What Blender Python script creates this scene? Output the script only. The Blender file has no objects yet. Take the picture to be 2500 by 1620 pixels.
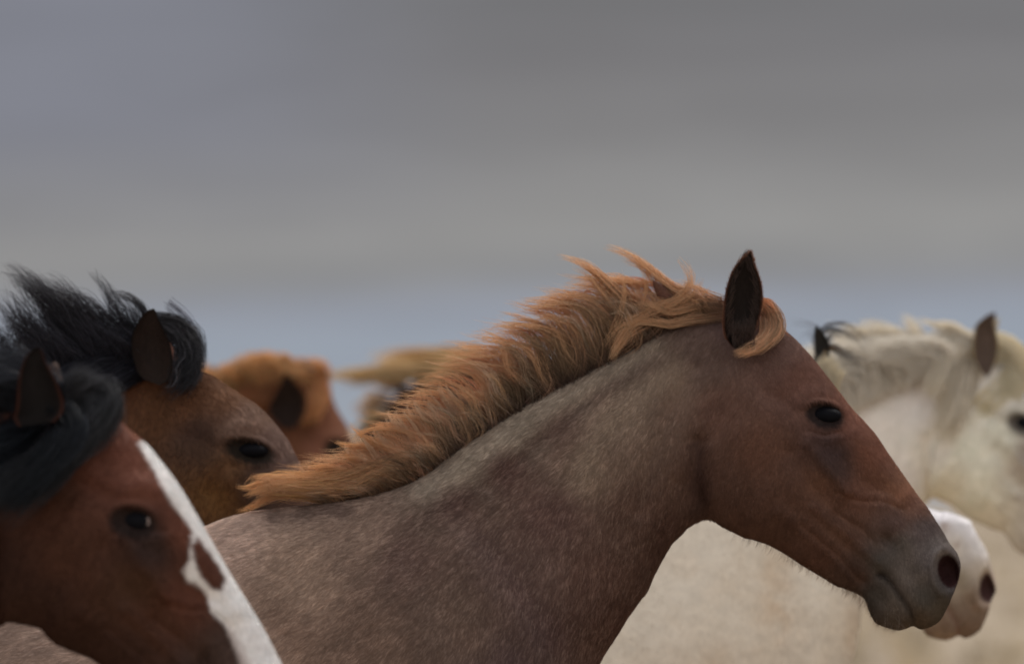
import bpy, math, random
import numpy as np
from mathutils import Vector, Matrix

rng = np.random.default_rng(7)
random.seed(7)
scene = bpy.context.scene
C = scene.collection

# ------------------------------------------------------------------ camera
CAM_D, CAM_Z = 15.0, 1.45
PXM = 0.000752                       # metres per photo pixel (2500 wide) at 15 m
PITCH = math.atan((1225 - 810) * PXM / CAM_D)
cam_d = bpy.data.cameras.new('camera')
cam = bpy.data.objects.new('camera', cam_d)
C.objects.link(cam)
cam.location = (0, -CAM_D, CAM_Z)
cam.rotation_euler = (math.pi / 2 + PITCH, 0, 0)
cam_d.sensor_width = 36
cam_d.lens = 36 * CAM_D / (2500 * PXM)
cam_d.clip_start = 0.5
cam_d.clip_end = 20000
cam_d.dof.use_dof = True
cam_d.dof.focus_distance = 14.88
cam_d.dof.aperture_fstop = 4.4
scene.camera = cam
scene.view_settings.view_transform = 'Standard'
scene.view_settings.look = 'None'
scene.view_settings.exposure = 0.0
scene.view_settings.gamma = 1.0
scene.cycles.use_denoising = True
scene.cycles.filter_width = 2.0
scene.cycles.max_bounces = 10
scene.cycles.diffuse_bounces = 7
scene.cycles.transmission_bounces = 8
scene.cycles.transparent_max_bounces = 8
scene.cycles_curves.shape = 'RIBBONS'
scene.cycles_curves.subdivisions = 1

def s2l(c):
    c = np.asarray(c, float) / 255.0
    return np.where(c <= 0.04045, c / 12.92, ((c + 0.055) / 1.055) ** 2.4)

# ------------------------------------------------------------------ sky: overcast with a clear pale band low down
SUN_EL, SUN_AZ = math.radians(52), math.radians(38)      # azimuth measured from +Y (away from camera) towards +X
world = bpy.data.worlds.new('World')
scene.world = world
world.use_nodes = True
nt = world.node_tree
nt.nodes.clear()
def nd(tree, typ, **kw):
    n = tree.nodes.new(typ)
    for k, v in kw.items():
        setattr(n, k, v)
    return n
def lk(tree, a, b):
    tree.links.new(a, b)
def ramp(tree, stops, interp='LINEAR'):
    r = nd(tree, 'ShaderNodeValToRGB')
    r.color_ramp.interpolation = interp
    els = r.color_ramp.elements
    while len(els) > 1:
        els.remove(els[-1])
    els[0].position = stops[0][0]
    els[0].color = (*s2l(stops[0][1]), 1)
    for p, c in stops[1:]:
        e = els.new(p)
        e.color = (*s2l(c), 1)
    return r
out = nd(nt, 'ShaderNodeOutputWorld')
bg = nd(nt, 'ShaderNodeBackground')
tc = nd(nt, 'ShaderNodeTexCoord')
sep = nd(nt, 'ShaderNodeSeparateXYZ')
lk(nt, tc.outputs['Generated'], sep.inputs[0])
# cloud wobble so the bands of the cloud base are not ruler straight
mp = nd(nt, 'ShaderNodeMapping')
mp.inputs['Scale'].default_value = (9, 9, 55)
lk(nt, tc.outputs['Generated'], mp.inputs[0])
nz = nd(nt, 'ShaderNodeTexNoise')
nz.inputs['Scale'].default_value = 1.0
nz.inputs['Detail'].default_value = 4
nz.inputs['Roughness'].default_value = 0.5
lk(nt, mp.outputs[0], nz.inputs['Vector'])
wob = nd(nt, 'ShaderNodeMath', operation='MULTIPLY_ADD')
lk(nt, nz.outputs[0], wob.inputs[0])
wob.inputs[1].default_value = 0.008
wob.inputs[2].default_value = -0.004
el = nd(nt, 'ShaderNodeMath', operation='ADD')
lk(nt, sep.outputs['Z'], el.inputs[0])
lk(nt, wob.outputs[0], el.inputs[1])
sc_ = nd(nt, 'ShaderNodeMath', operation='MULTIPLY')
tlt = nd(nt, 'ShaderNodeMath', operation='MULTIPLY_ADD')
lk(nt, sep.outputs['X'], tlt.inputs[0])
tlt.inputs[1].default_value = -0.036
lk(nt, el.outputs[0], tlt.inputs[2])
lk(nt, tlt.outputs[0], sc_.inputs[0])
sc_.inputs[1].default_value = 10.0           # elevation sine 0..0.1 -> 0..1
low = ramp(nt, [(0.0, (158, 164, 173)), (0.14, (154, 161, 172)), (0.20, (151, 159, 171)), (0.242, (149, 154, 165)),
                (0.268, (143, 145, 151)), (0.290, (142, 142, 143)), (0.33, (148, 147, 146)), (0.39, (141, 140, 140)), (0.46, (129, 128, 129)),
                (0.54, (121, 120, 122)), (0.63, (115, 115, 117)), (1.0, (104, 105, 110))])
lk(nt, sc_.outputs[0], low.inputs[0])
# bluish thinner cloud to one side
azn = nd(nt, 'ShaderNodeMapRange', interpolation_type='SMOOTHSTEP')
azn.inputs['From Min'].default_value = 0.01
azn.inputs['From Max'].default_value = -0.07
azn.inputs['To Min'].default_value = 0.0
azn.inputs['To Max'].default_value = 1.0
azw = nd(nt, 'ShaderNodeMath', operation='MULTIPLY_ADD')
nz2 = nd(nt, 'ShaderNodeTexNoise')
nz2.inputs['Scale'].default_value = 14
nz2.inputs['Detail'].default_value = 3
lk(nt, tc.outputs['Generated'], nz2.inputs['Vector'])
lk(nt, nz2.outputs[0], azw.inputs[0])
azw.inputs[1].default_value = 0.07
azw2 = nd(nt, 'ShaderNodeMath', operation='SUBTRACT')
lk(nt, sep.outputs['X'], azw2.inputs[0])
azw2.inputs[1].default_value = 0.035
lk(nt, azw2.outputs[0], azw.inputs[2])
lk(nt, azw.outputs[0], azn.inputs['Value'])
thin = nd(nt, 'ShaderNodeMix', data_type='RGBA', blend_type='MIX')
hi2 = nd(nt, 'ShaderNodeMapRange', interpolation_type='SMOOTHSTEP')
hi2.inputs['From Min'].default_value = 0.026
hi2.inputs['From Max'].default_value = 0.05
lk(nt, el.outputs[0], hi2.inputs['Value'])
fm = nd(nt, 'ShaderNodeMath', operation='MULTIPLY')
lk(nt, azn.outputs[0], fm.inputs[0])
lk(nt, hi2.outputs[0], fm.inputs[1])
lk(nt, fm.outputs[0], thin.inputs[0])
lk(nt, low.outputs[0], thin.inputs[6])
thin.inputs[7].default_value = (*s2l((129, 131, 141)), 1)
# overhead: the bright overcast that lights the herd
up = nd(nt, 'ShaderNodeMapRange', interpolation_type='SMOOTHSTEP')
up.inputs['From Min'].default_value = 0.10
up.inputs['From Max'].default_value = 0.55
bk = nd(nt, 'ShaderNodeMath', operation='MULTIPLY')
lk(nt, sep.outputs['Y'], bk.inputs[0])
bk.inputs[1].default_value = -0.42  # sky on the camera side brightened as well, added as frontal fill
bk2 = nd(nt, 'ShaderNodeMath', operation='MAXIMUM')
lk(nt, bk.outputs[0], bk2.inputs[0])
bk2.inputs[1].default_value = 0.0
bk3 = nd(nt, 'ShaderNodeMath', operation='ADD')
lk(nt, bk2.outputs[0], bk3.inputs[0])
lk(nt, sep.outputs['Z'], bk3.inputs[1])
lk(nt, bk3.outputs[0], up.inputs['Value'])
over = nd(nt, 'ShaderNodeMix', data_type='RGBA')
lk(nt, up.outputs[0], over.inputs[0])
lk(nt, thin.outputs[2], over.inputs[6])
over.inputs[7].default_value = (0.96, 0.95, 0.945, 1)
sky = nd(nt, 'ShaderNodeTexSky', sky_type='NISHITA')
sky.sun_disc = False
sky.sun_elevation = SUN_EL
sky.sun_rotation = SUN_AZ
skm = nd(nt, 'ShaderNodeMix', data_type='RGBA', blend_type='MIX')
sks = nd(nt, 'ShaderNodeVectorMath', operation='SCALE')
lk(nt, sky.outputs[0], sks.inputs[0])
sks.inputs['Scale'].default_value = 0.05
skf = nd(nt, 'ShaderNodeMath', operation='MULTIPLY')
lk(nt, up.outputs[0], skf.inputs[0])
skf.inputs[1].default_value = 0.25
lk(nt, skf.outputs[0], skm.inputs[0])
lk(nt, over.outputs[2], skm.inputs[6])
lk(nt, sks.outputs[0], skm.inputs[7])
mp3 = nd(nt, 'ShaderNodeMapping')
mp3.inputs['Scale'].default_value = (30, 30, 190)
mp3.inputs['Rotation'].default_value = (0, math.radians(6), 0)
lk(nt, tc.outputs['Generated'], mp3.inputs[0])
nz3 = nd(nt, 'ShaderNodeTexNoise')
nz3.inputs['Scale'].default_value = 1.0
nz3.inputs['Detail'].default_value = 5
nz3.inputs['Distortion'].default_value = 0.8
lk(nt, mp3.outputs[0], nz3.inputs['Vector'])
mrs = nd(nt, 'ShaderNodeMapRange')
mrs.inputs['From Min'].default_value = 0.3
mrs.inputs['From Max'].default_value = 0.7
mrs.inputs['To Min'].default_value = 0.955
mrs.inputs['To Max'].default_value = 1.045
lk(nt, nz3.outputs[0], mrs.inputs['Value'])
stk = nd(nt, 'ShaderNodeVectorMath', operation='SCALE')
lk(nt, skm.outputs[2], stk.inputs[0])
lk(nt, mrs.outputs[0], stk.inputs['Scale'])
lk(nt, stk.outputs[0], bg.inputs[0])
bg.inputs[1].default_value = 1.0
lk(nt, bg.outputs[0], out.inputs[0])

sun_d = bpy.data.lights.new('sun', 'SUN')
sun_d.energy = 2.3
sun_d.angle = math.radians(14)
sun_d.color = (1.0, 0.95, 0.88)
sun = bpy.data.objects.new('sun', sun_d)
C.objects.link(sun)
sdir = Vector((math.sin(SUN_AZ) * math.cos(SUN_EL), math.cos(SUN_AZ) * math.cos(SUN_EL), math.sin(SUN_EL)))
sun.rotation_euler = sdir.to_track_quat('Z', 'Y').to_euler()
sun.location = (0, 0, 20)

HG = 2.3              # the same for hair, which shades itself
GAIN = 1.38            # pigment = linear(photo tone) * GAIN

# ------------------------------------------------------------------ helpers
_cp, _sp = math.cos(PITCH), math.sin(PITCH)
KPX = 2500 * PXM / CAM_D / 2500
def P(u, v, Y):
    """point of photo pixel (u, v) on the vertical plane y = Y"""
    u = np.asarray(u, float); v = np.asarray(v, float); Y = np.asarray(Y, float)
    rx = (u - 1250) * KPX
    ru = (810 - v) * KPX
    dy = _cp - ru * _sp
    dz = _sp + ru * _cp
    t = (Y + CAM_D) / dy
    return np.stack([rx * t, Y + 0 * t, CAM_Z + dz * t], -1)

def cap(c, m):
    c = np.asarray(c, float)
    return tuple(c * min(1, m / c.max()))

def hue_clip(c, top):
    c = np.maximum(c, .003)
    return c * np.minimum(1, top / c.max(axis=-1, keepdims=True))

def tag(o, label=None, cat=None, group=None, kind=None):
    if label: o['label'] = label
    if cat: o['category'] = cat
    if group: o['group'] = group
    if kind: o['kind'] = kind
    return o

def mesh_obj(name, verts, faces, mat, parent=None, col=None, origin=(0, 0, 0), smooth=True):
    verts = np.asarray(verts, np.float32) - np.asarray(origin, np.float32)
    faces = np.asarray(faces, np.int32)
    n = faces.shape[1]
    me = bpy.data.meshes.new(name)
    me.vertices.add(len(verts))
    me.vertices.foreach_set('co', verts.ravel())
    me.loops.add(faces.size)
    me.loops.foreach_set('vertex_index', faces.ravel())
    me.polygons.add(len(faces))
    me.polygons.foreach_set('loop_start', np.arange(0, faces.size, n, dtype=np.int32))
    me.polygons.foreach_set('use_smooth', np.full(len(faces), smooth))
    me.update(calc_edges=True)
    if col is not None:
        a = me.color_attributes.new('pigment', 'FLOAT_COLOR', 'POINT')
        c4 = np.ones((len(verts), 4), np.float32)
        c4[:, :3] = col
        a.data.foreach_set('color', c4.ravel())
    me.materials.append(mat)
    o = bpy.data.objects.new(name, me)
    C.objects.link(o)
    if parent is not None:
        o.parent = parent
    return o

def catmull(pts, n_per):
    """pts k x d, n_per: list of segment subdivisions"""
    pts = np.asarray(pts, float)
    res = []
    k = len(pts)
    for i in range(k - 1):
        p1, p2 = pts[i], pts[i + 1]
        p0 = pts[i - 1] if i > 0 else 2 * p1 - p2
        p3 = pts[i + 2] if i + 2 < k else 2 * p2 - p1
        n = n_per[i]
        t = (np.arange(n) / n)[:, None]
        res.append(0.5 * ((2 * p1) + (-p0 + p2) * t + (2 * p0 - 5 * p1 + 4 * p2 - p3) * t ** 2 + (-p0 + 3 * p1 - 3 * p2 + p3) * t ** 3))
    res.append(pts[-1:])
    return np.concatenate(res)

def vnoise(x, y, seed=0):
    """value noise, -1..1, at unit lattice"""
    xi = np.floor(x).astype(np.int64); yi = np.floor(y).astype(np.int64)
    fx = x - xi; fy = y - yi
    fx = fx * fx * (3 - 2 * fx); fy = fy * fy * (3 - 2 * fy)
    def h(a, b):
        v = (a * 374761393 + b * 668265263 + seed * 1442695041) & 0xFFFFFFFF
        v = ((v ^ (v >> 13)) * 1274126177) & 0xFFFFFFFF
        return ((v ^ (v >> 16)) & 0xFFFF) / 32767.5 - 1
    return (h(xi, yi) * (1 - fx) + h(xi + 1, yi) * fx) * (1 - fy) + (h(xi, yi + 1) * (1 - fx) + h(xi + 1, yi + 1) * fx) * fy

def seg_dist(px, py, pts):
    pts = np.asarray(pts, float)
    best = np.full(px.shape, 1e9)
    for a, b in zip(pts[:-1], pts[1:]):
        d = b - a
        t = np.clip(((px - a[0]) * d[0] + (py - a[1]) * d[1]) / (d @ d + 1e-9), 0, 1)
        best = np.minimum(best, np.hypot(px - a[0] - t * d[0], py - a[1] - t * d[1]))
    return best

def in_poly(px, py, poly):
    poly = np.asarray(poly, float)
    ins = np.zeros(px.shape, bool)
    j = len(poly) - 1
    for i in range(len(poly)):
        xi, yi = poly[i]; xj, yj = poly[j]
        c = ((yi > py) != (yj > py)) & (px < (xj - xi) * (py - yi) / (yj - yi + 1e-12) + xi)
        ins ^= c
        j = i
    return ins

def poly_mask(px, py, poly, soft):
    d = seg_dist(px, py, list(poly) + [poly[0]])
    d = np.where(in_poly(px, py, poly), d, -d)
    return np.clip(0.5 + d / (2 * soft), 0, 1)

def idw(px, py, ctrl, power=3.2, soft=18.0):
    """ctrl rows: x, y, then values"""
    ctrl = np.asarray(ctrl, float)
    num = np.zeros((len(px), ctrl.shape[1] - 2)); den = np.zeros(len(px))
    for r in ctrl:
        w = 1.0 / ((px - r[0]) ** 2 + (py - r[1]) ** 2 + soft ** 2) ** (power / 2)
        num += w[:, None] * r[2:]
        den += w
    return num / den[:, None]

# ------------------------------------------------------------------ materials
def new_mat(name):
    m = bpy.data.materials.new(name)
    m.use_nodes = True
    m.node_tree.nodes.clear()
    return m

def coat_material(name, rough=0.6, spec=0.25, bump=0.25, scale=900, var=1.0):
    m = new_mat(name); t = m.node_tree
    o = nd(t, 'ShaderNodeOutputMaterial'); b = nd(t, 'ShaderNodeBsdfPrincipled')
    at = nd(t, 'ShaderNodeAttribute', attribute_name='pigment')
    tcn = nd(t, 'ShaderNodeTexCoord')
    mpn = nd(t, 'ShaderNodeMapping')
    mpn.inputs['Rotation'].default_value = (0, math.radians(-40), 0)
    mpn.inputs['Scale'].default_value = (1, 1, 0.16)
    lk(t, tcn.outputs['Object'], mpn.inputs[0])
    n1 = nd(t, 'ShaderNodeTexNoise')
    n1.inputs['Scale'].default_value = scale * 0.5
    n1.inputs['Detail'].default_value = 3
    lk(t, mpn.outputs[0], n1.inputs['Vector'])
    n2 = nd(t, 'ShaderNodeTexNoise')
    n2.inputs['Scale'].default_value = 28
    n2.inputs['Detail'].default_value = 5
    lk(t, tcn.outputs['Object'], n2.inputs['Vector'])
    mr = nd(t, 'ShaderNodeMapRange')
    mr.inputs['From Min'].default_value = 0.3; mr.inputs['From Max'].default_value = 0.7
    mr.inputs['To Min'].default_value = 1 - .28 * var; mr.inputs['To Max'].default_value = 1 + .28 * var
    lk(t, n1.outputs[0], mr.inputs['Value'])
    mr2 = nd(t, 'ShaderNodeMapRange')
    mr2.inputs['From Min'].default_value = 0.3; mr2.inputs['From Max'].default_value = 0.7
    mr2.inputs['To Min'].default_value = 1 - .14 * var; mr2.inputs['To Max'].default_value = 1 + .14 * var
    lk(t, n2.outputs[0], mr2.inputs['Value'])
    mu = nd(t, 'ShaderNodeMath', operation='MULTIPLY')
    lk(t, mr.outputs[0], mu.inputs[0]); lk(t, mr2.outputs[0], mu.inputs[1])
    vs = nd(t, 'ShaderNodeVectorMath', operation='SCALE')
    lk(t, at.outputs['Color'], vs.inputs[0]); lk(t, mu.outputs[0], vs.inputs['Scale'])
    lk(t, vs.outputs[0], b.inputs['Base Color'])
    b.inputs['Roughness'].default_value = rough
    b.inputs['Specular IOR Level'].default_value = spec
    bp = nd(t, 'ShaderNodeBump')
    bp.inputs['Strength'].default_value = bump
    bp.inputs['Distance'].default_value = 0.002
    lk(t, n1.outputs[0], bp.inputs['Height'])
    lk(t, bp.outputs[0], b.inputs['Normal'])
    lk(t, b.outputs[0], o.inputs[0])
    return m

def strand_material(name, trans=0.25, gloss=0.06, rough=0.45, use_normal=False, lift=0.0):
    m = new_mat(name); t = m.node_tree
    o = nd(t, 'ShaderNodeOutputMaterial')
    at = nd(t, 'ShaderNodeAttribute', attribute_name='pigment')
    df = nd(t, 'ShaderNodeBsdfDiffuse')
    lk(t, at.outputs['Color'], df.inputs[0])
    last = df
    if lift > 0:      # light entering a fibre leaves it sideways: soften the tube's shading towards the open sky
        ge = nd(t, 'ShaderNodeNewGeometry')
        ad = nd(t, 'ShaderNodeVectorMath', operation='ADD')
        ad.inputs[1].default_value = (0, 0, lift)
        no = nd(t, 'ShaderNodeVectorMath', operation='NORMALIZE')
        lk(t, ge.outputs['Normal'], ad.inputs[0]); lk(t, ad.outputs[0], no.inputs[0]); lk(t, no.outputs[0], df.inputs['Normal'])
    if use_normal:
        an = nd(t, 'ShaderNodeAttribute', attribute_name='lie')
        lk(t, an.outputs['Vector'], df.inputs['Normal'])
    if trans > 0:
        tr = nd(t, 'ShaderNodeBsdfTranslucent')
        lk(t, at.outputs['Color'], tr.inputs[0])
        mx = nd(t, 'ShaderNodeMixShader')
        mx.inputs[0].default_value = trans
        lk(t, last.outputs[0], mx.inputs[1]); lk(t, tr.outputs[0], mx.inputs[2])
        last = mx
    if gloss > 0:
        gl = nd(t, 'ShaderNodeBsdfGlossy')
        gl.inputs['Roughness'].default_value = rough
        gl.inputs['Color'].default_value = (0.8, 0.8, 0.82, 1)
        if use_normal:
            lk(t, an.outputs['Vector'], gl.inputs['Normal'])
        mx = nd(t, 'ShaderNodeMixShader')
        mx.inputs[0].default_value = gloss
        lk(t, last.outputs[0], mx.inputs[1]); lk(t, gl.outputs[0], mx.inputs[2])
        last = mx
    lk(t, last.outputs[0], o.inputs[0])
    return m

def plain_material(name, colr, rough=0.5, spec=0.5):
    m = new_mat(name); t = m.node_tree
    o = nd(t, 'ShaderNodeOutputMaterial'); b = nd(t, 'ShaderNodeBsdfPrincipled')
    n = nd(t, 'ShaderNodeTexNoise'); n.inputs['Scale'].default_value = 120
    mr = nd(t, 'ShaderNodeMapRange'); mr.inputs['To Min'].default_value = 0.7; mr.inputs['To Max'].default_value = 1.3
    tcn = nd(t, 'ShaderNodeTexCoord'); lk(t, tcn.outputs['Object'], n.inputs['Vector'])
    lk(t, n.outputs[0], mr.inputs['Value'])
    vs = nd(t, 'ShaderNodeVectorMath', operation='SCALE')
    vs.inputs[0].default_value = colr
    lk(t, mr.outputs[0], vs.inputs['Scale']); lk(t, vs.outputs[0], b.inputs['Base Color'])
    b.inputs['Roughness'].default_value = rough
    b.inputs['Specular IOR Level'].default_value = spec
    lk(t, b.outputs[0], o.inputs[0])
    return m

M_EYE = plain_material('eye_dark', (0.007, 0.007, 0.009), 0.6, 0.03)
M_WHITE = plain_material('eye_white', (0.35, 0.27, 0.25), 0.25, 0.5)
M_STRAND = strand_material('mane_strand', 0.4, 0.03, 0.4, lift=.15)
M_BLACKHAIR = strand_material('black_mane_strand', 0.15, 0.018, 0.35)
M_PALEHAIR = strand_material('pale_mane_strand', 0.5, 0.0, 0.4)
M_COATHAIR = strand_material('coat_strand', 0.0, 0.006, 0.5, True)
M_EAR = coat_material('ear_skin', 0.75, 0.15, 0.3, 900)

# ------------------------------------------------------------------ the ground
def ground():
    m = new_mat('dry_ground'); t = m.node_tree
    o = nd(t, 'ShaderNodeOutputMaterial'); b = nd(t, 'ShaderNodeBsdfPrincipled')
    tcn = nd(t, 'ShaderNodeTexCoord')
    n1 = nd(t, 'ShaderNodeTexNoise'); n1.inputs['Scale'].default_value = 0.22; n1.inputs['Detail'].default_value = 8
    n2 = nd(t, 'ShaderNodeTexNoise'); n2.inputs['Scale'].default_value = 9; n2.inputs['Detail'].default_value = 6
    mpn = nd(t, 'ShaderNodeMapping'); mpn.inputs['Scale'].default_value = (1, 0.2, 1)
    lk(t, tcn.outputs['Object'], mpn.inputs[0]); lk(t, mpn.outputs[0], n1.inputs['Vector'])
    lk(t, tcn.outputs['Object'], n2.inputs['Vector'])
    r = ramp(t, [(0.3, (136, 122, 106)), (0.5, (162, 147, 128)), (0.7, (184, 170, 152))])
    lk(t, n1.outputs[0], r.inputs[0])
    mr = nd(t, 'ShaderNodeMapRange'); mr.inputs['To Min'].default_value = 0.65; mr.inputs['To Max'].default_value = 1.2
    lk(t, n2.outputs[0], mr.inputs['Value'])
    vs = nd(t, 'ShaderNodeVectorMath', operation='SCALE')
    lk(t, r.outputs[0], vs.inputs[0]); lk(t, mr.outputs[0], vs.inputs['Scale'])
    lk(t, vs.outputs[0], b.inputs['Base Color'])
    b.inputs['Roughness'].default_value = 0.95
    b.inputs['Specular IOR Level'].default_value = 0.1
    bp = nd(t, 'ShaderNodeBump'); bp.inputs['Distance'].default_value = 0.03
    lk(t, n2.outputs[0], bp.inputs['Height']); lk(t, bp.outputs[0], b.inputs['Normal'])
    lk(t, b.outputs[0], o.inputs[0])
    xs = np.concatenate([-np.geomspace(9000, 30, 26), np.linspace(-25, 25, 26), np.geomspace(30, 9000, 26)])
    ys = xs
    X, Y = np.meshgrid(xs, ys, indexing='ij')
    Rr = np.hypot(X, Y)
    Z = 0.0 * X + np.where(Rr > 30, np.minimum((Rr - 30) / 200, 1) * 0.35 * vnoise(X / 40, Y / 40, 3), 0)
    n = len(xs)
    i, j = np.meshgrid(np.arange(n - 1), np.arange(n - 1), indexing='ij')
    a = (i * n + j).ravel()
    f = np.stack([a, a + n, a + n + 1, a + 1], 1)
    g = mesh_obj('ground', np.stack([X, Y, Z], -1).reshape(-1, 3), f, m)
    tag(g, kind='structure', label='dry pale sandy plain stretching away behind the horses')
    # tufts of dry grass
    N = 2200
    yy = rng.uniform(8, 300, N) ** 1.0
    xx = rng.uniform(-0.11, 0.11, N) * (yy + 15) * 1.3
    k = 9
    vs_, fs, cs = [], [], []
    for i in range(N):
        hgt = rng.uniform(0.12, 0.42); w = rng.uniform(0.1, 0.4)
        base = s2l(np.array((184, 168, 142)) * rng.uniform(.8, 1.15))
        a = rng.uniform(0, 6.28, k); lean = rng.uniform(0.2, 1.0, k) * w
        bx = xx[i] + rng.normal(0, w * .3, k); by = yy[i] + rng.normal(0, w * .3, k)
        tx = bx + np.cos(a) * lean; ty = by + np.sin(a) * lean; tz = hgt * rng.uniform(.6, 1, k)
        off = 0.012 + 0.02 * w
        v = np.stack([np.stack([bx - off, by, 0 * bx], -1), np.stack([bx + off, by, 0 * bx], -1), np.stack([tx, ty, tz], -1)], 1).reshape(-1, 3)
        fs.append(np.arange(3 * k).reshape(k, 3) + len(vs_) * 3 * k)
        vs_.append(v); cs.append(np.tile(base, (3 * k, 1)))
    go = mesh_obj('dry_grass', np.concatenate(vs_), np.concatenate(fs), strand_material('grass_strand', 0.2, 0, .5), None, np.concatenate(cs), smooth=False)
    tag(go, 'low straw coloured tufts of dry grass scattered over the plain', 'grass', kind='stuff')
ground()

# ------------------------------------------------------------------ canonical horse, in photo pixels of the roan
# top point, bottom point, half width (m), superellipse power, lower-heavy factor
PAIRS = [
 (2318,1470, 2306,1494, .006, 2.0, 0),
 (2328,1442, 2298,1508, .022, 2.1, 0),
 (2336,1424, 2288,1519, .032, 2.2, 0),
 (2342,1402, 2268,1530, .042, 2.3, 0),
 (2344,1376, 2247,1534, .048, 2.4, 0),
 (2337,1352, 2229,1527, .051, 2.5, 0),
 (2327,1338, 2211,1533, .051, 2.5, 0),
 (2316,1324, 2191,1537, .050, 2.5, -.02),
 (2304,1303, 2163,1530, .049, 2.5, -.04),
 (2290,1280, 2139,1519, .047, 2.5, -.06),
 (2275,1257, 2127,1501, .045, 2.4, -.08),
 (2264,1240, 2118,1478, .044, 2.4, -.08),
 (2255,1228, 2110,1460, .043, 2.4, -.08),
 (2243,1213, 2090,1446, .043, 2.4, -.06),
 (2220,1181, 2060,1434, .046, 2.4, -.04),
 (2203,1157, 2038,1426, .049, 2.4, -.02),
 (2170,1110, 2002,1404, .056, 2.4, 0),
 (2139,1064, 1958,1378, .066, 2.4, 0),
 (2108,1028, 1922,1354, .075, 2.4, 0),
 (2078,996, 1881,1331, .085, 2.4, 0),
 (2048,957, 1845,1318, .093, 2.4, 0),
 (2015,915, 1817,1310, .096, 2.4, 0),
 (1986,878, 1793,1299, .093, 2.3, 0),
 (1955,843, 1770,1287, .088, 2.3, 0),
 (1928,817, 1752,1276, .082, 2.2, .03),
 (1899,797, 1740,1269, .077, 2.2, .06),
 (1866,783, 1730,1267, .073, 2.1, .08),
 (1830,772, 1721,1267, .070, 2.1, .1),
 (1795,765, 1711,1270, .067, 2.0, .12),
 (1757,765, 1701,1274, .066, 2.0, .14),
 (1720,770, 1692,1279, .066, 2.0, .16),
 (1684,779, 1682,1285, .067, 2.0, .18),
 (1617,805, 1664,1302, .070, 2.0, .2),
 (1547,845, 1642,1324, .075, 2.0, .22),
 (1470,885, 1622,1355, .082, 2.0, .22),
 (1372,938, 1602,1391, .092, 2.0, .22),
 (1294,981, 1582,1434, .102, 2.0, .22),
 (1217,1030, 1558,1469, .115, 2.0, .2),
 (1139,1082, 1532,1506, .128, 2.05, .2),
 (1042,1155, 1503,1552, .145, 2.1, .2),
 (964,1192, 1470,1604, .158, 2.1, .2),
 (867,1216, 1430,1684, .172, 2.1, .2),
 (750,1234, 1395,1784, .187, 2.15, .2),
 (680,1243, 1345,1900, .202, 2.2, .2),
 (620,1250, 1250,2010, .217, 2.2, .2),
 (560,1264, 1090,2090, .232, 2.2, .18),
 (497,1287, 930,2130, .247, 2.2, .15),
 (400,1320, 760,2150, .262, 2.2, .12),
 (230,1352, 540,2160, .282, 2.2, .1),
 (30,1368, 250,2150, .297, 2.2, .08),
 (-200,1362, -100,2110, .292, 2.2, 0),
 (-400,1342, -380,2040, .275, 2.2, -.05),
 (-600,1352, -560,1990, .255, 2.2, -.05),
 (-740,1400, -700,1960, .222, 2.2, 0),
 (-840,1480, -800,1900, .165, 2.1, 0),
 (-890,1570, -870,1800, .09, 2.0, 0),
 (-902,1660, -898,1700, .01, 2.0, 0),
]
PIV1 = np.array([1715., 1020.]); PIV2 = np.array([1120., 1380.])
def smooth01(x): x = np.clip(x, 0, 1); return x * x * (3 - 2 * x)

class Pose:
    def __init__(self, eye=(2009, 1012), s=1.0, head=0.0, neck=0.0, Y=0.0):
        self.s, self.ah, self.an, self.Y = s, math.radians(head), math.radians(neck), Y
        self.t = np.zeros(2)
        e = self.map(np.array([[2009., 1012.]]), np.array([0.]))[0]
        self.t = np.asarray(eye, float) - e
        self.scale = s * (CAM_D + Y) / CAM_D      # true size against the roan
    def _rot(self, p, piv, a):
        c, s = np.cos(a), np.sin(a)
        d = p - piv
        return piv + np.stack([d[:, 0] * c - d[:, 1] * s, d[:, 0] * s + d[:, 1] * c], -1)
    def map(self, p, tx):
        """p canonical points, tx: x of the top point of the station they belong to sets how much the neck carries them"""
        p = np.asarray(p, float)
        hx = np.asarray(tx, float)
        # head weight: 1 for head (index given as 0), fades over the first third of the neck
        p = self._rot(p, PIV1, self.ah * (1 - smooth01(hx)))
        p = self._rot(p, PIV2, self.an * (1 - smooth01(hx - 1)))
        return p * self.s + self.t
    def head_pt(self, x, y):
        return self.map(np.array([[x, y]], float), np.array([0.]))[0]

def station_weight(i):
    """0 on the head, 0..1 along the upper neck, 1..2 down to the withers"""
    if i <= 25: return 0.0
    if i <= 34: return (i - 25) / 9.0
    if i <= 42: return 1.0 + (i - 34) / 8.0
    return 2.0

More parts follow.
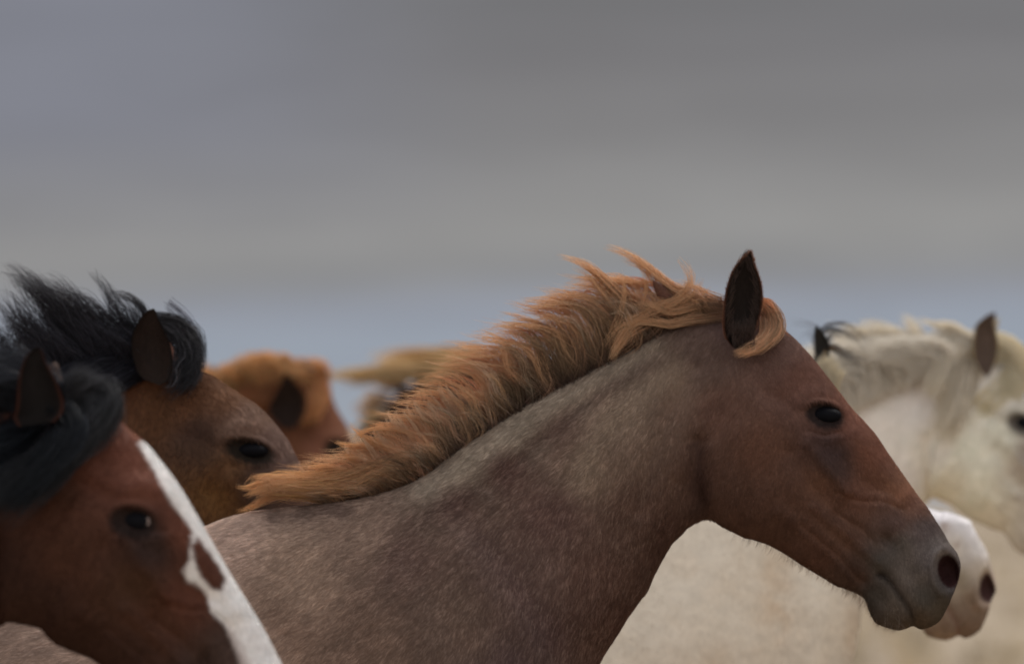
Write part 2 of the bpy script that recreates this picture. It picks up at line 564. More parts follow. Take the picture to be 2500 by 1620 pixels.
# anatomy relief on the near and far side: metres outward (+) or inward (-)
RELIEF_HEAD = [
 ('blob', 1858,1135, 185,165, 20, .018, 3.0),     # cheek
 ('line', [(1706,1080),(1700,1160),(1708,1225),(1722,1262)], 26, -.014),   # hollow behind the jaw
 ('line', [(1730,1090),(1722,1160),(1735,1230),(1775,1278)], 20, .005),
 ('line', [(1968,1082),(2008,1135),(2050,1180),(2062,1198)], 15, .0095),               # facial crest
 ('line', [(1925,1110),(1975,1185),(2040,1245)], 28, -.009),
 ('line', [(1900,1250),(2000,1315),(2090,1400)], 20, .006),
 ('line', [(1985,1235),(2060,1300),(2140,1370)], 13, .0062),
 ('line', [(1955,1282),(2035,1345),(2105,1420)], 11, -.0055),
 ('line', [(2035,1255),(2100,1290),(2150,1345)], 12, -.0055),
 ('line', [(2042,1201),(2075,1216),(2103,1222),(2135,1221),(2163,1225),(2192,1240)], 7, -.0018),
 ('line', [(2044,1190),(2078,1204),(2105,1209),(2140,1208),(2170,1214),(2200,1230)], 9, .0018),
 ('line', [(2090,1060),(2145,1130),(2205,1205)], 24, .007),                # nasal bone
 ('line', [(2040,1105),(2095,1170),(2145,1200)], 24, -.008),
 ('blob', 1893,978, 52,26, 28, -.010, 2),        # hollow above the eye
 ('line', [(1925,1040),(1880,1015),(1830,965)], 26, .003),                 # zygomatic arch
 ('line', [(1948,985),(1985,962),(2030,962),(2062,990)], 20, .006),        # brow
 ('line', [(1965,1062),(2005,1078),(2045,1068)], 10, .002),                # fold under the eye
 ('line', [(1972,1052),(2005,1062),(2040,1055)], 6, -.0025),
 ('blob', 2308,1390, 56,68, -12, .016, 2.6),      # flared nostril
 ('blob', 2314,1393, 30,43, -14, -.055, 3.0),
 ('line', [(2300,1338),(2280,1352),(2270,1380),(2274,1418),(2290,1448)], 8, .005),
 ('blob', 2163,1320, 26,17, 50, -.017, 2),       # dimple before the nostril
 ('line', [(2190,1280),(2225,1345),(2245,1400)], 18, .003),
 ('line', [(2146,1402),(2158,1406),(2172,1420),(2190,1446),(2206,1468),(2220,1492),(2229,1526)], 7, -.007),
 ('blob', 2152,1402, 16,12, 30, -.006, 2),
 ('line', [(2150,1425),(2172,1452),(2192,1480),(2207,1508)], 18, .004),
 ('blob', 2160,1495, 40,30, 20, .005, 2),        # chin
 ('line', [(2170,1380),(2210,1430),(2245,1490)], 22, .004),
 ('blob', 1960,870, 60,50, 45, .004, 2),
]
RELIEF_NECK = [
 ('line', [(1612,850),(1540,888),(1470,945),(1390,1015),(1290,1110),(1200,1190)], 20, -.0075),
 ('line', [(1600,830),(1480,905),(1300,1010),(1150,1105)], 24, .004),
 ('line', [(1655,1180),(1640,1290),(1580,1400),(1500,1520),(1420,1640)], 26, -.006),
 ('line', [(1690,1240),(1660,1300),(1600,1390),(1530,1500)], 22, .004),
 ('blob', 1480,1100, 170,90, -50, .010, 2),
 ('line', [(1700,900),(1640,1000),(1590,1120),(1560,1240)], 22, -.004),
 ('line', [(1040,1240),(1110,1330),(1180,1420),(1270,1530),(1370,1640)], 40, .005),     # front edge of the shoulder
 ('line', [(1130,1260),(1220,1370),(1320,1490),(1420,1600)], 56, -.006),
 ('blob', 900,1450, 190,130, 50, .012, 2),
 ('line', [(985,1330),(1050,1450),(1130,1580)], 36, -.0035),
 ('blob', 690,1330, 120,50, -5, .006, 2),
 ('line', [(560,1400),(700,1560),(800,1750)], 40, -.006),
]

def relief(qx, qy, feats, amp=1.0):
    D = np.zeros(len(qx))
    for f in feats:
        if f[0] == 'blob':
            _, x, y, rx, ry, ang, a, pw = f
            c, s = math.cos(math.radians(ang)), math.sin(math.radians(ang))
            dx, dy = qx - x, qy - y
            r = np.hypot((dx * c + dy * s) / rx, (-dx * s + dy * c) / ry)
            D += a * np.exp(-(r ** (pw)) * 1.1)
        else:
            d = seg_dist(qx, qy, f[1])
            D += f[3] * np.exp(-(d / f[2]) ** 2)
    return D * amp

def eye_relief(qx, qy, ex, ey, a, b, ang):
    c, s = math.cos(math.radians(ang)), math.sin(math.radians(ang))
    dx, dy = qx - ex, qy - ey
    u, v = (dx * c + dy * s) / a, (-dx * s + dy * c) / b
    r = np.hypot(u, v)
    up_ = np.clip(-v, 0, 1)
    D = -0.011 * np.exp(-(r / 0.98) ** 3) + (0.0006 + 0.0065 * up_) * np.exp(-((r - 1.20) / 0.26) ** 2)
    return D, r

def snap(pts, poly):
    poly = np.asarray(poly, float); outp = []
    dense = catmull(poly, [12] * (len(poly) - 1))
    for p in pts:
        outp.append(dense[np.argmin(((dense - p) ** 2).sum(1))])
    return np.array(outp)

def build_body(name, pose, parent, mat, pig, step=6, ring=160, snaps=None, eye_px=None, eye_rad=(43, 29, 12), relief_amp=1.0, wscale=1.0, extra=None, spots=None):
    pr = np.array(PAIRS, float)
    T, B = pr[:, 0:2].copy(), pr[:, 2:4].copy()
    wgt = np.array([station_weight(i) for i in range(len(pr))])
    Tp = pose.map(T, wgt); Bp = pose.map(B, wgt)
    if snaps:
        for side, i0, i1, poly in snaps:
            arr = Tp if side[0] == 'T' else Bp
            if side == 'B=':          # spread these stations evenly along the given line
                dense = catmull(np.asarray(poly, float), [12] * (len(poly) - 1))
                sd_ = np.r_[0, np.cumsum(np.hypot(*np.diff(dense, axis=0).T))]
                so = np.r_[0, np.cumsum(np.hypot(*np.diff(arr[i0:i1], axis=0).T))]
                f = so / so[-1] * sd_[-1]
                arr[i0:i1, 0] = np.interp(f, sd_, dense[:, 0]); arr[i0:i1, 1] = np.interp(f, sd_, dense[:, 1])
                continue
            arr[i0:i1] = snap(arr[i0:i1], poly)
    data = np.concatenate([T, B, Tp, Bp, pr[:, 4:7]], 1)
    npers = []
    for i in range(len(pr) - 1):
        d = max(np.hypot(*(T[i + 1] - T[i])), np.hypot(*(B[i + 1] - B[i])), 8)
        st = step if i < 46 else step * 4
        npers.append(max(2, int(round(d / st))))
    D = catmull(data, npers)
    S = len(D)
    th = np.linspace(0, 2 * math.pi, ring, endpoint=False)
    c = -np.cos(th)
    tt = (1 + c) / 2
    side = np.where(np.sin(th) >= 0, -1.0, 1.0)                # -1 = towards the camera
    T_, B_, Tp_, Bp_ = D[:, 0:2], D[:, 2:4], D[:, 4:6], D[:, 6:8]
    w, n, k = D[:, 8], np.maximum(D[:, 9], 1.6), D[:, 10]
    w = np.maximum(w, 0.001)
    q = T_[:, None] + (B_ - T_)[:, None] * tt[None, :, None]
    qp = Tp_[:, None] + (Bp_ - Tp_)[:, None] * tt[None, :, None]
    ac = np.abs(c)[None, :]
    shp = (np.clip(1 - ac ** n[:, None], 0, 1)) ** (1 / n[:, None]) * (1 + k[:, None] * c[None, :])
    lat = w[:, None] * shp * pose.scale * wscale
    qx, qy = q[..., 0].ravel(), q[..., 1].ravel()
    px, py = qp[..., 0].ravel(), qp[..., 1].ravel()
    dd = relief(qx, qy, RELIEF_HEAD, 1.1) + relief(qx, qy, RELIEF_NECK, relief_amp)
    if eye_px is None:
        eye_c = (2009, 1012)
    else:
        eye_c = None
    a, b, an = eye_rad
    if eye_c is not None:
        de, er = eye_relief(qx, qy, 2009, 1012, a, b, an)
    else:
        de, er = eye_relief(px, py, eye_px[0], eye_px[1], a * pose.s, b * pose.s, an)
    dd = dd + de
    if extra is not None:
        dd = dd + extra(qx, qy, px, py)
    dd = (dd * pose.scale).reshape(S, ring)
    gate = np.clip(shp * 1.4, 0, 1) ** 1.5
    lat = np.maximum(lat + dd * gate, 0.0)
    y = pose.Y + side[None, :] * lat
    # px plane point, then the lateral offset is pure y
    base = P(px, py, pose.Y).reshape(S, ring, 3)
    V = base.copy()
    V[..., 1] = y
    V = V.reshape(-1, 3)
    i, j = np.meshgrid(np.arange(S - 1), np.arange(ring), indexing='ij')
    j2 = (j + 1) % ring
    F = np.stack([(i * ring + j).ravel(), (i * ring + j2).ravel(), ((i + 1) * ring + j2).ravel(), ((i + 1) * ring + j).ravel()], 1)
    col = pig(qx, qy, px, py, er)
    verts = [V]; faces = [F]; cols = [col]; nv = len(V)
    # caps
    for s0, flip in ((0, False), (S - 1, True)):
        cv = V[s0 * ring:(s0 + 1) * ring].mean(0)
        jj = np.arange(ring)
        a0 = s0 * ring + jj; b0 = s0 * ring + (jj + 1) % ring
        ctr = np.full(ring, nv)
        verts.append(cv[None]); cols.append(col[s0 * ring][None]); nv += 1
        f = np.stack([ctr, b0, a0, a0], 1) if not flip else np.stack([ctr, a0, b0, b0], 1)
        faces.append(f)
    # legs: joints as (x, y, half breadth px)
    legs = [
      ([(1230,1880,150),(1290,2050,105),(1400,2260,70),(1475,2440,50),(1490,2500,52),(1478,2600,36),(1455,2820,33),(1450,2900,42),(1490,2985,34),(1530,3060,44),(1560,3150,62)], -.14),
      ([(1230,1880,150),(1270,2060,100),(1330,2280,66),(1360,2470,48),(1355,2540,50),(1300,2640,36),(1160,2800,32),(1110,2850,42),(1090,2950,34),(1070,3040,44),(1050,3150,60)], .14),
      ([(-600,1800,210),(-560,2000,170),(-600,2200,110),(-760,2400,62),(-820,2500,56),(-790,2640,40),(-760,2840,36),(-765,2910,44),(-720,2990,36),(-690,3060,46),(-665,3150,62)], -.13),
      ([(-600,1800,210),(-500,2010,170),(-470,2220,110),(-560,2430,62),(-600,2530,56),(-540,2660,40),(-440,2840,36),(-430,2910,44),(-385,2990,36),(-350,3060,46),(-320,3150,62)], .13),
    ]
    w2 = np.array([2.0])
    z0 = P(*pose.map(np.array([[0, 2000.]]), w2)[0], pose.Y)[2]
    z1 = P(*pose.map(np.array([[0, 3150.]]), w2)[0], pose.Y)[2]
    fac = z0 / (z0 - z1)
    for pts, off in legs:
        L = catmull(np.array(pts, float), [6] * (len(pts) - 1))
        L[:, 1] = np.where(L[:, 1] > 2000, 2000 + (L[:, 1] - 2000) * fac, L[:, 1])
        lp = pose.map(L[:, :2], np.full(len(L), 2.0))
        R = L[:, 2] * pose.s * PXM * (CAM_D + pose.Y) / CAM_D
        cen = P(lp[:, 0], lp[:, 1], pose.Y + off * pose.scale)
        tg = np.gradient(cen, axis=0); tg /= np.linalg.norm(tg, axis=1)[:, None]
        tg[-6:] = np.array([0, 0, -1])
        ya = np.array([0, 1., 0]); xa = np.cross(tg, ya)
        rr = 20
        ph = np.linspace(0, 2 * math.pi, rr, endpoint=False)
        ring_v = cen[:, None] + R[:, None, None] * (np.cos(ph)[None, :, None] * xa[:, None] + 0.78 * np.sin(ph)[None, :, None] * ya)
        ring_v[..., 2] = np.maximum(ring_v[..., 2], 0.0)
        n2 = len(L)
        ii, jj = np.meshgrid(np.arange(n2 - 1), np.arange(rr), indexing='ij')
        f = np.stack([(ii * rr + jj).ravel(), (ii * rr + (jj + 1) % rr).ravel(), ((ii + 1) * rr + (jj + 1) % rr).ravel(), ((ii + 1) * rr + jj).ravel()], 1) + nv
        verts.append(ring_v.reshape(-1, 3)); faces.append(f)
        cl = np.tile(pig(np.array([900.]), np.array([1800.]), np.array([-999.]), np.array([-999.]), np.array([9.]))[0], (n2 * rr, 1))
        hoof = np.repeat(L[:, 1] / (L[:, 1].max()), rr) > .975
        cl[hoof] = s2l((60, 54, 48))
        cols.append(cl); nv += n2 * rr
        ctr = cen[-1:].copy(); ctr[:, 2] = 0
        verts.append(ctr); cols.append(cl[-1:])
        b0 = nv - rr + np.arange(rr)
        faces.append(np.stack([np.full(rr, nv), b0, nv - rr + (np.arange(rr) + 1) % rr, nv - rr + (np.arange(rr) + 1) % rr], 1))
        nv += 1
    V = np.concatenate(verts); F = np.concatenate(faces); Cc = np.concatenate(cols)
    tri = F[:, 2] == F[:, 3]
    # triangles: give them as degenerate-free by separate mesh build
    me = bpy.data.meshes.new(name)
    quads, tris = F[~tri], F[tri][:, :3]
    me.vertices.add(len(V)); me.vertices.foreach_set('co', V.astype(np.float32).ravel())
    me.loops.add(quads.size + tris.size)
    me.loops.foreach_set('vertex_index', np.concatenate([quads.ravel(), tris.ravel()]).astype(np.int32))
    me.polygons.add(len(quads) + len(tris))
    st = np.concatenate([np.arange(len(quads)) * 4, quads.size + np.arange(len(tris)) * 3]).astype(np.int32)
    me.polygons.foreach_set('loop_start', st)
    me.polygons.foreach_set('use_smooth', np.ones(len(st), bool))
    me.update(calc_edges=True)
    at = me.color_attributes.new('pigment', 'FLOAT_COLOR', 'POINT')
    c4 = np.ones((len(V), 4), np.float32); c4[:, :3] = Cc
    at.data.foreach_set('color', c4.ravel())
    me.materials.append(mat)
    o = bpy.data.objects.new(name, me); C.objects.link(o); o.parent = parent
    info = dict(V=V[:S * ring].reshape(S, ring, 3), q=q, p=qp, S=S, ring=ring, col=col.reshape(S, ring, 3), pose=pose, th=th)
    return o, info

def surf_y(info, px, py, near=True):
    """near surface depth at a photo position"""
    p = info['p']; V = info['V']
    half = info['ring'] // 2
    sl = slice(0, half + 1)
    d = (p[:, sl, 0] - px) ** 2 + (p[:, sl, 1] - py) ** 2
    k = np.argmin(d)
    y = V[:, sl, 1].ravel()[k]
    return y if near else 2 * info['pose'].Y - y

def coat_hair(info, parent, n, flow, length, radius, pigfun, region=None, rest=.22, far_part=0.12, lift=0.16, var=0.28, roan=0.0, sd=5, name='coat_hair'):
    r = np.random.default_rng(sd)
    V, q, p, col = info['V'], info['q'], info['p'], info['col']
    S, ring = info['S'], info['ring']
    A = V[:-1]; Bv = V[1:]
    A2 = np.roll(V, -1, 1)[:-1]; B2 = np.roll(V, -1, 1)[1:]
    nrm = np.cross(A2 - A, Bv - A)
    area = np.linalg.norm(nrm, axis=2)
    cen = (A + Bv + A2 + B2) / 4
    outd = cen.copy(); outd[..., 0] = 0; 
    pc = p[:-1]
    near = np.where(cen[..., 1] < info['pose'].Y, 1.0, far_part)
    wgt = area * near
    if region is not None:
        x0, y0, x1, y1 = region
        outd_ = np.maximum(np.maximum(x0 - pc[..., 0], pc[..., 0] - x1), np.maximum(y0 - pc[..., 1], pc[..., 1] - y1))
        wgt = wgt * (rest + (1 - rest) * smooth01(1 - outd_ / 160))      # thinner coat beyond the part that is seen close
    wf = wgt.ravel(); cdf = np.cumsum(wf); cdf /= cdf[-1]
    idx = np.searchsorted(cdf, r.random(n))
    i, j = np.unravel_index(idx, wgt.shape)
    u, v = r.random(n), r.random(n)
    j2 = (j + 1) % ring
    def bil(X):
        a, b, c_, d = X[i, j], X[i, j2], X[i + 1, j], X[i + 1, j2]
        uu, vv = u[:, None], v[:, None]
        return a * (1 - uu) * (1 - vv) + b * uu * (1 - vv) + c_ * (1 - uu) * vv + d * uu * vv
    pos = bil(V); qq = bil(q); cc = bil(col)
    nn = nrm[i, j] / (np.linalg.norm(nrm[i, j], axis=1)[:, None] + 1e-12)
    # make sure normals point outward (away from mid plane)
    sgn = np.sign(nn[:, 1] * (pos[:, 1] - info['pose'].Y))
    nn = nn * np.where(sgn == 0, 1, sgn)[:, None]
    fl = idw(qq[:, 0], qq[:, 1], flow, 3.0, 40)
    fl /= np.linalg.norm(fl, axis=1)[:, None] + 1e-9
    jit = r.normal(0, 0.16, n) + 0.22 * vnoise(qq[:, 0] / 24, qq[:, 1] / 24, 11)
    cj, sj = np.cos(jit), np.sin(jit)
    fx, fy = fl[:, 0] * cj - fl[:, 1] * sj, fl[:, 0] * sj + fl[:, 1] * cj
    d = np.stack([fx, np.zeros(n), -fy], -1)
    d = d - nn * (d * nn).sum(1)[:, None]
    d /= np.linalg.norm(d, axis=1)[:, None] + 1e-9
    L = length(qq[:, 0], qq[:, 1]) * r.uniform(.6, 1.25, n) * info['pose'].scale
    lf = lift * r.uniform(.5, 1.8, n)
    K = 4
    t = np.linspace(0, 1, K)
    pts = pos[:, None] + L[:, None, None] * (d[:, None] * t[None, :, None] + nn[:, None] * (lf[:, None, None] * (t * (1 - .55 * t))[None, :, None]))
    pts[:, 0] -= nn * 0.0008
    # colour: streaks along the hair, clumps, and white hairs mixed in
    al = qq[:, 0] * fl[:, 0] + qq[:, 1] * fl[:, 1]
    ac = -qq[:, 0] * fl[:, 1] + qq[:, 1] * fl[:, 0]
    st = vnoise(al / 22, ac / 4.0, 1) * .65 + vnoise(al / 40, ac / 9.0, 2) * .5 + .3 * vnoise(qq[:, 0] / 60, qq[:, 1] / 60, 4) + .35 * vnoise(qq[:, 0] / 11, qq[:, 1] / 11, 6)
    mul = np.exp(var * st + r.normal(0, var * .45, n))
    cc = cc * mul[:, None]
    if roan > 0:
        rr = roan_amount(qq[:, 0], qq[:, 1]) * roan
        wh = r.random(n) < rr * (0.35 + 0.5 * np.clip(st + .2, 0, 1.2))
        cc = np.where(wh[:, None], cc * 1.25 + np.array([.05, .042, .034]), cc * (1 - .14 * rr[:, None]))
    cu = bpy.data.hair_curves.new(name)
    cu.add_curves([K] * n)
    cu.attributes['position'].data.foreach_set('vector', pts.astype(np.float32).ravel())
    ra = cu.attributes.new('radius', 'FLOAT', 'POINT')
    rad = np.tile(radius * np.array([1, .9, .6, .12]), n).astype(np.float32) * info['pose'].scale
    ra.data.foreach_set('value', rad)
    ca = cu.attributes.new('pigment', 'FLOAT_COLOR', 'CURVE')
    c4 = np.ones((n, 4), np.float32); c4[:, :3] = np.clip(cc, 0.002, .9)
    ca.data.foreach_set('color', c4.ravel())
    na = cu.attributes.new('lie', 'FLOAT_VECTOR', 'CURVE')
    n3 = nn + r.normal(0, .12, (n, 3)); n3 /= np.linalg.norm(n3, axis=1)[:, None]
    na.data.foreach_set('vector', n3.astype(np.float32).ravel())
    cu.materials.append(M_COATHAIR)
    o = bpy.data.objects.new(name, cu); C.objects.link(o); o.parent = parent
    return o

# ---- strands (manes, forelocks, tails) as tapered three-sided tubes, one mesh per part
class Hair:
    def __init__(self, pose, sd=3, K=11, g=HG):
        self.g = g; self.top = .86; self.pose = pose; self.r = np.random.default_rng(sd); self.K = K
        self.pts, self.cols, self.rad = [], [], []
    def clump(self, guide, n, rw, tw, y0, y1, c_root, c_tip, yw=.02, rad=.00045, lenv=(.6, 1.0), wave=1.0, mw=None, cv=.22, ymid=None, bow=0.0):
        """guide in photo px; rw/tw spread in px at root / tip; y0,y1 depth (m from the horse's mid plane) at root / tip"""
        r = self.r; K = self.K
        g = catmull(np.asarray(guide, float), [8] * (len(guide) - 1))
        seg = np.r_[0, np.cumsum(np.hypot(*np.diff(g, axis=0).T))]
        tot = seg[-1]
        frac = r.uniform(lenv[0], lenv[1], n)
        t = np.linspace(0, 1, K)
        T = frac[:, None] * t[None]
        gx = np.interp(T * tot, seg, g[:, 0]); gy = np.interp(T * tot, seg, g[:, 1])
        dx = np.gradient(gx, axis=1); dy = np.gradient(gy, axis=1)
        ln = np.hypot(dx, dy) + 1e-9
        nx, ny = -dy / ln, dx / ln
        if mw is None: mw = (rw + tw) / 2
        W = np.where(T < .5, rw + (mw - rw) * T * 2, mw + (tw - mw) * (T - .5) * 2)
        o1 = r.normal(0, 1, n)[:, None]
        o = np.clip(o1, -2.2, 2.2) * W
        ph = r.uniform(0, 6.28, n)[:, None]; fr = r.uniform(.6, 1.8, n)[:, None]
        o = o + wave * tot * .018 * np.sin(ph + T * 6.28 * fr) * T
        al = r.normal(0, rw * .5, n)[:, None]
        gx = gx + nx * o + dx / ln * al; gy = gy + ny * o + dy / ln * al
        yy = y0 + (y1 - y0) * T
        if ymid is not None:
            yy = yy + (ymid - (y0 + y1) / 2) * 4 * T * (1 - T)
        yy = yy + np.clip(r.normal(0, 1, n), -2, 2)[:, None] * yw * (.5 + .5 * T) 
        w = P(gx, gy, self.pose.Y + yy)
        # perspective-true: keep the traced place in the picture at this depth
        self.pts.append(w)
        c0, c1 = s2l(c_root) * self.g, s2l(c_tip) * self.g
        cm = c0[None, None] + (c1 - c0)[None, None] * (T ** .9)[..., None]
        cm = cm * np.exp(r.normal(0, cv, n))[:, None, None]
        cm = np.broadcast_to(cm, (n, K, 3)).copy()
        self.cols.append(cm)
        self.rad.append((rad * self.pose.scale * np.interp(t, [0, .3, .75, 1], [.9, 1.0, .8, .15]))[None] * r.uniform(.7, 1.25, n)[:, None])
    def sheaf(self, a, b, m, n, y0, y1, c_root, c_tip, jit=4, w=4, **kw):
        """m clumps between two guide lines, each a little off"""
        a, b = np.asarray(a, float), np.asarray(b, float)
        for k in range(m):
            f = (k + self.r.random()) / m
            g = a * (1 - f) + b * f + self.r.normal(0, jit, a.shape) * np.linspace(.4, 1, len(a))[:, None]
            sh = math.exp(self.r.normal(0, .2))
            self.clump(g, n, w, w * self.r.uniform(.2, .9), y0, y1 + self.r.uniform(-.01, .01), tuple(np.array(c_root) * sh), cap(np.array(c_tip) * sh, 235), mw=w * self.r.uniform(.6, 1.2), lenv=(self.r.uniform(.35, .7), self.r.uniform(.8, 1.05)), **kw)
    def build(self, name, mat, parent):
        pts = np.concatenate(self.pts); cols = np.concatenate(self.cols); rad = np.concatenate(self.rad)
        n, K = pts.shape[:2]
        tg = np.gradient(pts, axis=1); tg /= np.linalg.norm(tg, axis=2)[..., None] + 1e-12
        ref = np.array([0.0, 1.0, 0.02])
        a = np.cross(tg, ref); a /= np.linalg.norm(a, axis=2)[..., None] + 1e-9
        b = np.cross(tg, a)
        ph = self.r.uniform(0, 6.28, n)[:, None, None]
        V = np.stack([pts + rad[..., None] * (np.cos(ph + k * 2.0944) * a + np.sin(ph + k * 2.0944) * b) for k in range(3)], 2)
        V = V.reshape(-1, 3)
        s, kk, m = np.meshgrid(np.arange(n), np.arange(K - 1), np.arange(3), indexing='ij')
        base = s * K * 3 + kk * 3
        F = np.stack([(base + m).ravel(), (base + (m + 1) % 3).ravel(), (base + 3 + (m + 1) % 3).ravel(), (base + 3 + m).ravel()], 1)
        return mesh_obj(name, V, F, mat, parent, hue_clip(np.repeat(cols, 3, 1).reshape(-1, 3), self.top))

def ear(pose, parent, L, R, y_base, y_tip, cup, c_in, c_out, c_rim, thick=.004, name='ear', back=False):
    """leaf shaped cupped ear from the traced left and right edges, tip first; opening towards the camera (or away if back)"""
    n = len(L)
    D = catmull(np.concatenate([np.array(L, float), np.array(R, float)], 1), [5] * (n - 1))
    S = len(D); m = 25
    t = np.linspace(-1, 1, m)
    hh = np.linspace(0, 1, S)[:, None]
    wpx = np.hypot(D[:, 2] - D[:, 0], D[:, 3] - D[:, 1])[:, None]
    wm = wpx * PXM * (CAM_D + pose.Y) / CAM_D
    u = D[:, 0:1] + (D[:, 2:3] - D[:, 0:1]) * (t + 1) / 2
    v = D[:, 1:2] + (D[:, 3:4] - D[:, 1:2]) * (t + 1) / 2
    yb = pose.Y + y_tip + (y_base - y_tip) * hh
    sg = -1.0 if back else 1.0
    edge = 1 - np.abs(t) ** 2.2
    yin = yb + sg * (cup * wm * edge[None] ** .8 - wm * .08 * np.exp(-((1 - np.abs(t)) / .12) ** 2)[None])
    # the outer skin: pushed back behind the inner one
    yout = yin + sg * (thick * pose.scale * (edge[None] ** .5))
    Vi = P(u, v, yin); Vo = P(u, v, yout)
    ci = np.tile(s2l(c_in) * GAIN, (S, m, 1)); co = np.tile(s2l(c_out) * GAIN, (S, m, 1))
    rim = np.exp(-((1 - np.abs(t)) / .10) ** 2)[None, :, None] * np.ones((S, 1, 1))
    ci = ci * (1 - rim) + rim * s2l(c_rim) * GAIN
    V = np.concatenate([Vi.reshape(-1, 3), Vo.reshape(-1, 3)])
    i, j = np.meshgrid(np.arange(S - 1), np.arange(m - 1), indexing='ij')
    a = (i * m + j).ravel()
    f1 = np.stack([a, a + 1, a + m + 1, a + m], 1)
    f2 = f1[:, ::-1] + S * m
    k = np.arange(S - 1) * m
    e1 = np.stack([k, k + m, k + m + S * m, k + S * m], 1)
    k2 = k + m - 1
    e2 = np.stack([k2, k2 + S * m, k2 + m + S * m, k2 + m], 1)
    F = np.concatenate([f1, f2, e1, e2])
    return mesh_obj(name, V, F, M_EAR, parent, np.concatenate([ci.reshape(-1, 3), co.reshape(-1, 3)]))

def eyeball(info, parent, px, py, r, depth=.35, far=True, white=False, squash=1.0, zs=.8):
    import bmesh
    pose = info['pose']
    r = r * pose.scale
    ys = surf_y(info, px, py)
    for k, near in enumerate((True, False) if far else (True,)):
        bm = bmesh.new()
        bmesh.ops.create_uvsphere(bm, u_segments=48, v_segments=32, radius=r)
        me = bpy.data.meshes.new('eye')
        # lay the sphere's pole along y, ball slightly oval
        for v in bm.verts:
            x, y, z = v.co
            v.co = (x * 1.15, z * .8, y * zs * .9)
        bm.to_mesh(me); bm.free()
        for pl in me.polygons: pl.use_smooth = True
        me.materials.append(M_EYE); 
        c = P(px, py, pose.Y)
        yy = ys + r * .8 * (1 - depth) if near else 2 * pose.Y - ys - r * .8 * (1 - depth)
        o = bpy.data.objects.new('eye', me); C.objects.link(o)
        o.location = (c[0], yy, c[2]); o.parent = parent
        if white:
            me.materials.append(M_WHITE)
            for pl in me.polygons:
                cx = pl.center
                if abs(cx.x) > r * .93: pl.material_index = 1
    return

def horse_root(name, pose, label):
    o = bpy.data.objects.new(name, None)
    # keep every root at the ground beneath the animal; children carry world coordinates, so counter it
    c = P(*pose.map(np.array([[500., 2000.]]), np.array([2.0]))[0], pose.Y)
    C.objects.link(o)
    tag(o, label, 'horse', 'horses galloping in the herd')
    o['_g'] = 0
    del o['_g']
    o.empty_display_size = .3
    ROOTS.append((o, (float(c[0]), pose.Y, 0.0)))
    return o
ROOTS = []

def tail(pose, parent, c0, c1, mat):
    H = Hair(pose, 99, 9)
    w2 = np.full(6, 2.0)
    g = pose.map(np.array([(-880, 1500), (-960, 1520), (-1080, 1600), (-1200, 1760), (-1320, 1980), (-1400, 2200)], float), w2)
    H.clump(g, 420, 18 * pose.s, 60 * pose.s, 0, 0, c0, c1, yw=.04, rad=.0011, lenv=(.6, 1), mw=50 * pose.s)
    H.build('tail', mat, parent)
FLOW = [(2100,1050,.6,.8),(2250,1300,.5,.85),(1920,840,.62,.78),(1850,1100,-.45,.88),(1900,1280,-.25,.97),(2000,1350,-.15,.98),
        (1500,1000,-.55,.83),(1650,1150,-.2,.98),(1400,1400,-.35,.94),(1100,1150,-.75,.66),(1000,1300,-.7,.7),(800,1450,-.72,.69),
        (560,1350,-.85,.5),(1250,1500,-.35,.94),(0,1600,-.9,.4),(-700,1700,-.7,.7),(1720,900,-.4,.9),(2000,960,.3,.95),(1350,1020,-.7,.7)]

def roan_amount(x, y):
    return smooth01((1720 - x) / 260) 

def nostril_mask(qx, qy):
    c, s = math.cos(math.radians(-14)), math.sin(math.radians(-14))
    dx, dy = qx - 2314, qy - 1393
    r = np.hypot((dx * c + dy * s) / 28, (-dx * s + dy * c) / 42)
    return np.clip((1.08 - r) / .2, 0, 1)

def make_pig(ctrl, nostril=(34, 24, 24), lid=(34, 29, 29), mottle=.08, paint=None, lid_r=1.2, mouth=(38, 33, 31), tint=(1.04, 1, .88)):
    ctrl = [tuple(c) for c in ctrl]
    arr = np.array([[c[0], c[1], *s2l(c[2:5])] for c in ctrl])
    def pig(qx, qy, px, py, er):
        c = idw(qx, qy, arr, 3.4, 22)
        if paint is not None and px[0] > -900:
            c = paint(c, qx, qy, px, py)
        nm = nostril_mask(qx, qy)[:, None]
        c = c * (1 - nm) + s2l(nostril) * nm
        md = seg_dist(qx, qy, [(2148,1402),(2158,1406),(2172,1420),(2190,1446),(2206,1468),(2220,1492),(2228,1522)])
        mm = np.exp(-(md / 5.0) ** 2)[:, None] * .6
        c = c * (1 - mm) + s2l(mouth) * mm
        lm = smooth01((lid_r + .22 - er) / .5)[:, None] * .95
        c = c * (1 - lm) + s2l(lid) * lm
        c = c * np.array(tint) * GAIN * (1 + mottle * vnoise(qx / 38, qy / 30, 8) + mottle * .7 * vnoise(qx / 13, qy / 13, 9))[:, None]
        return hue_clip(c, .93)
    return pig

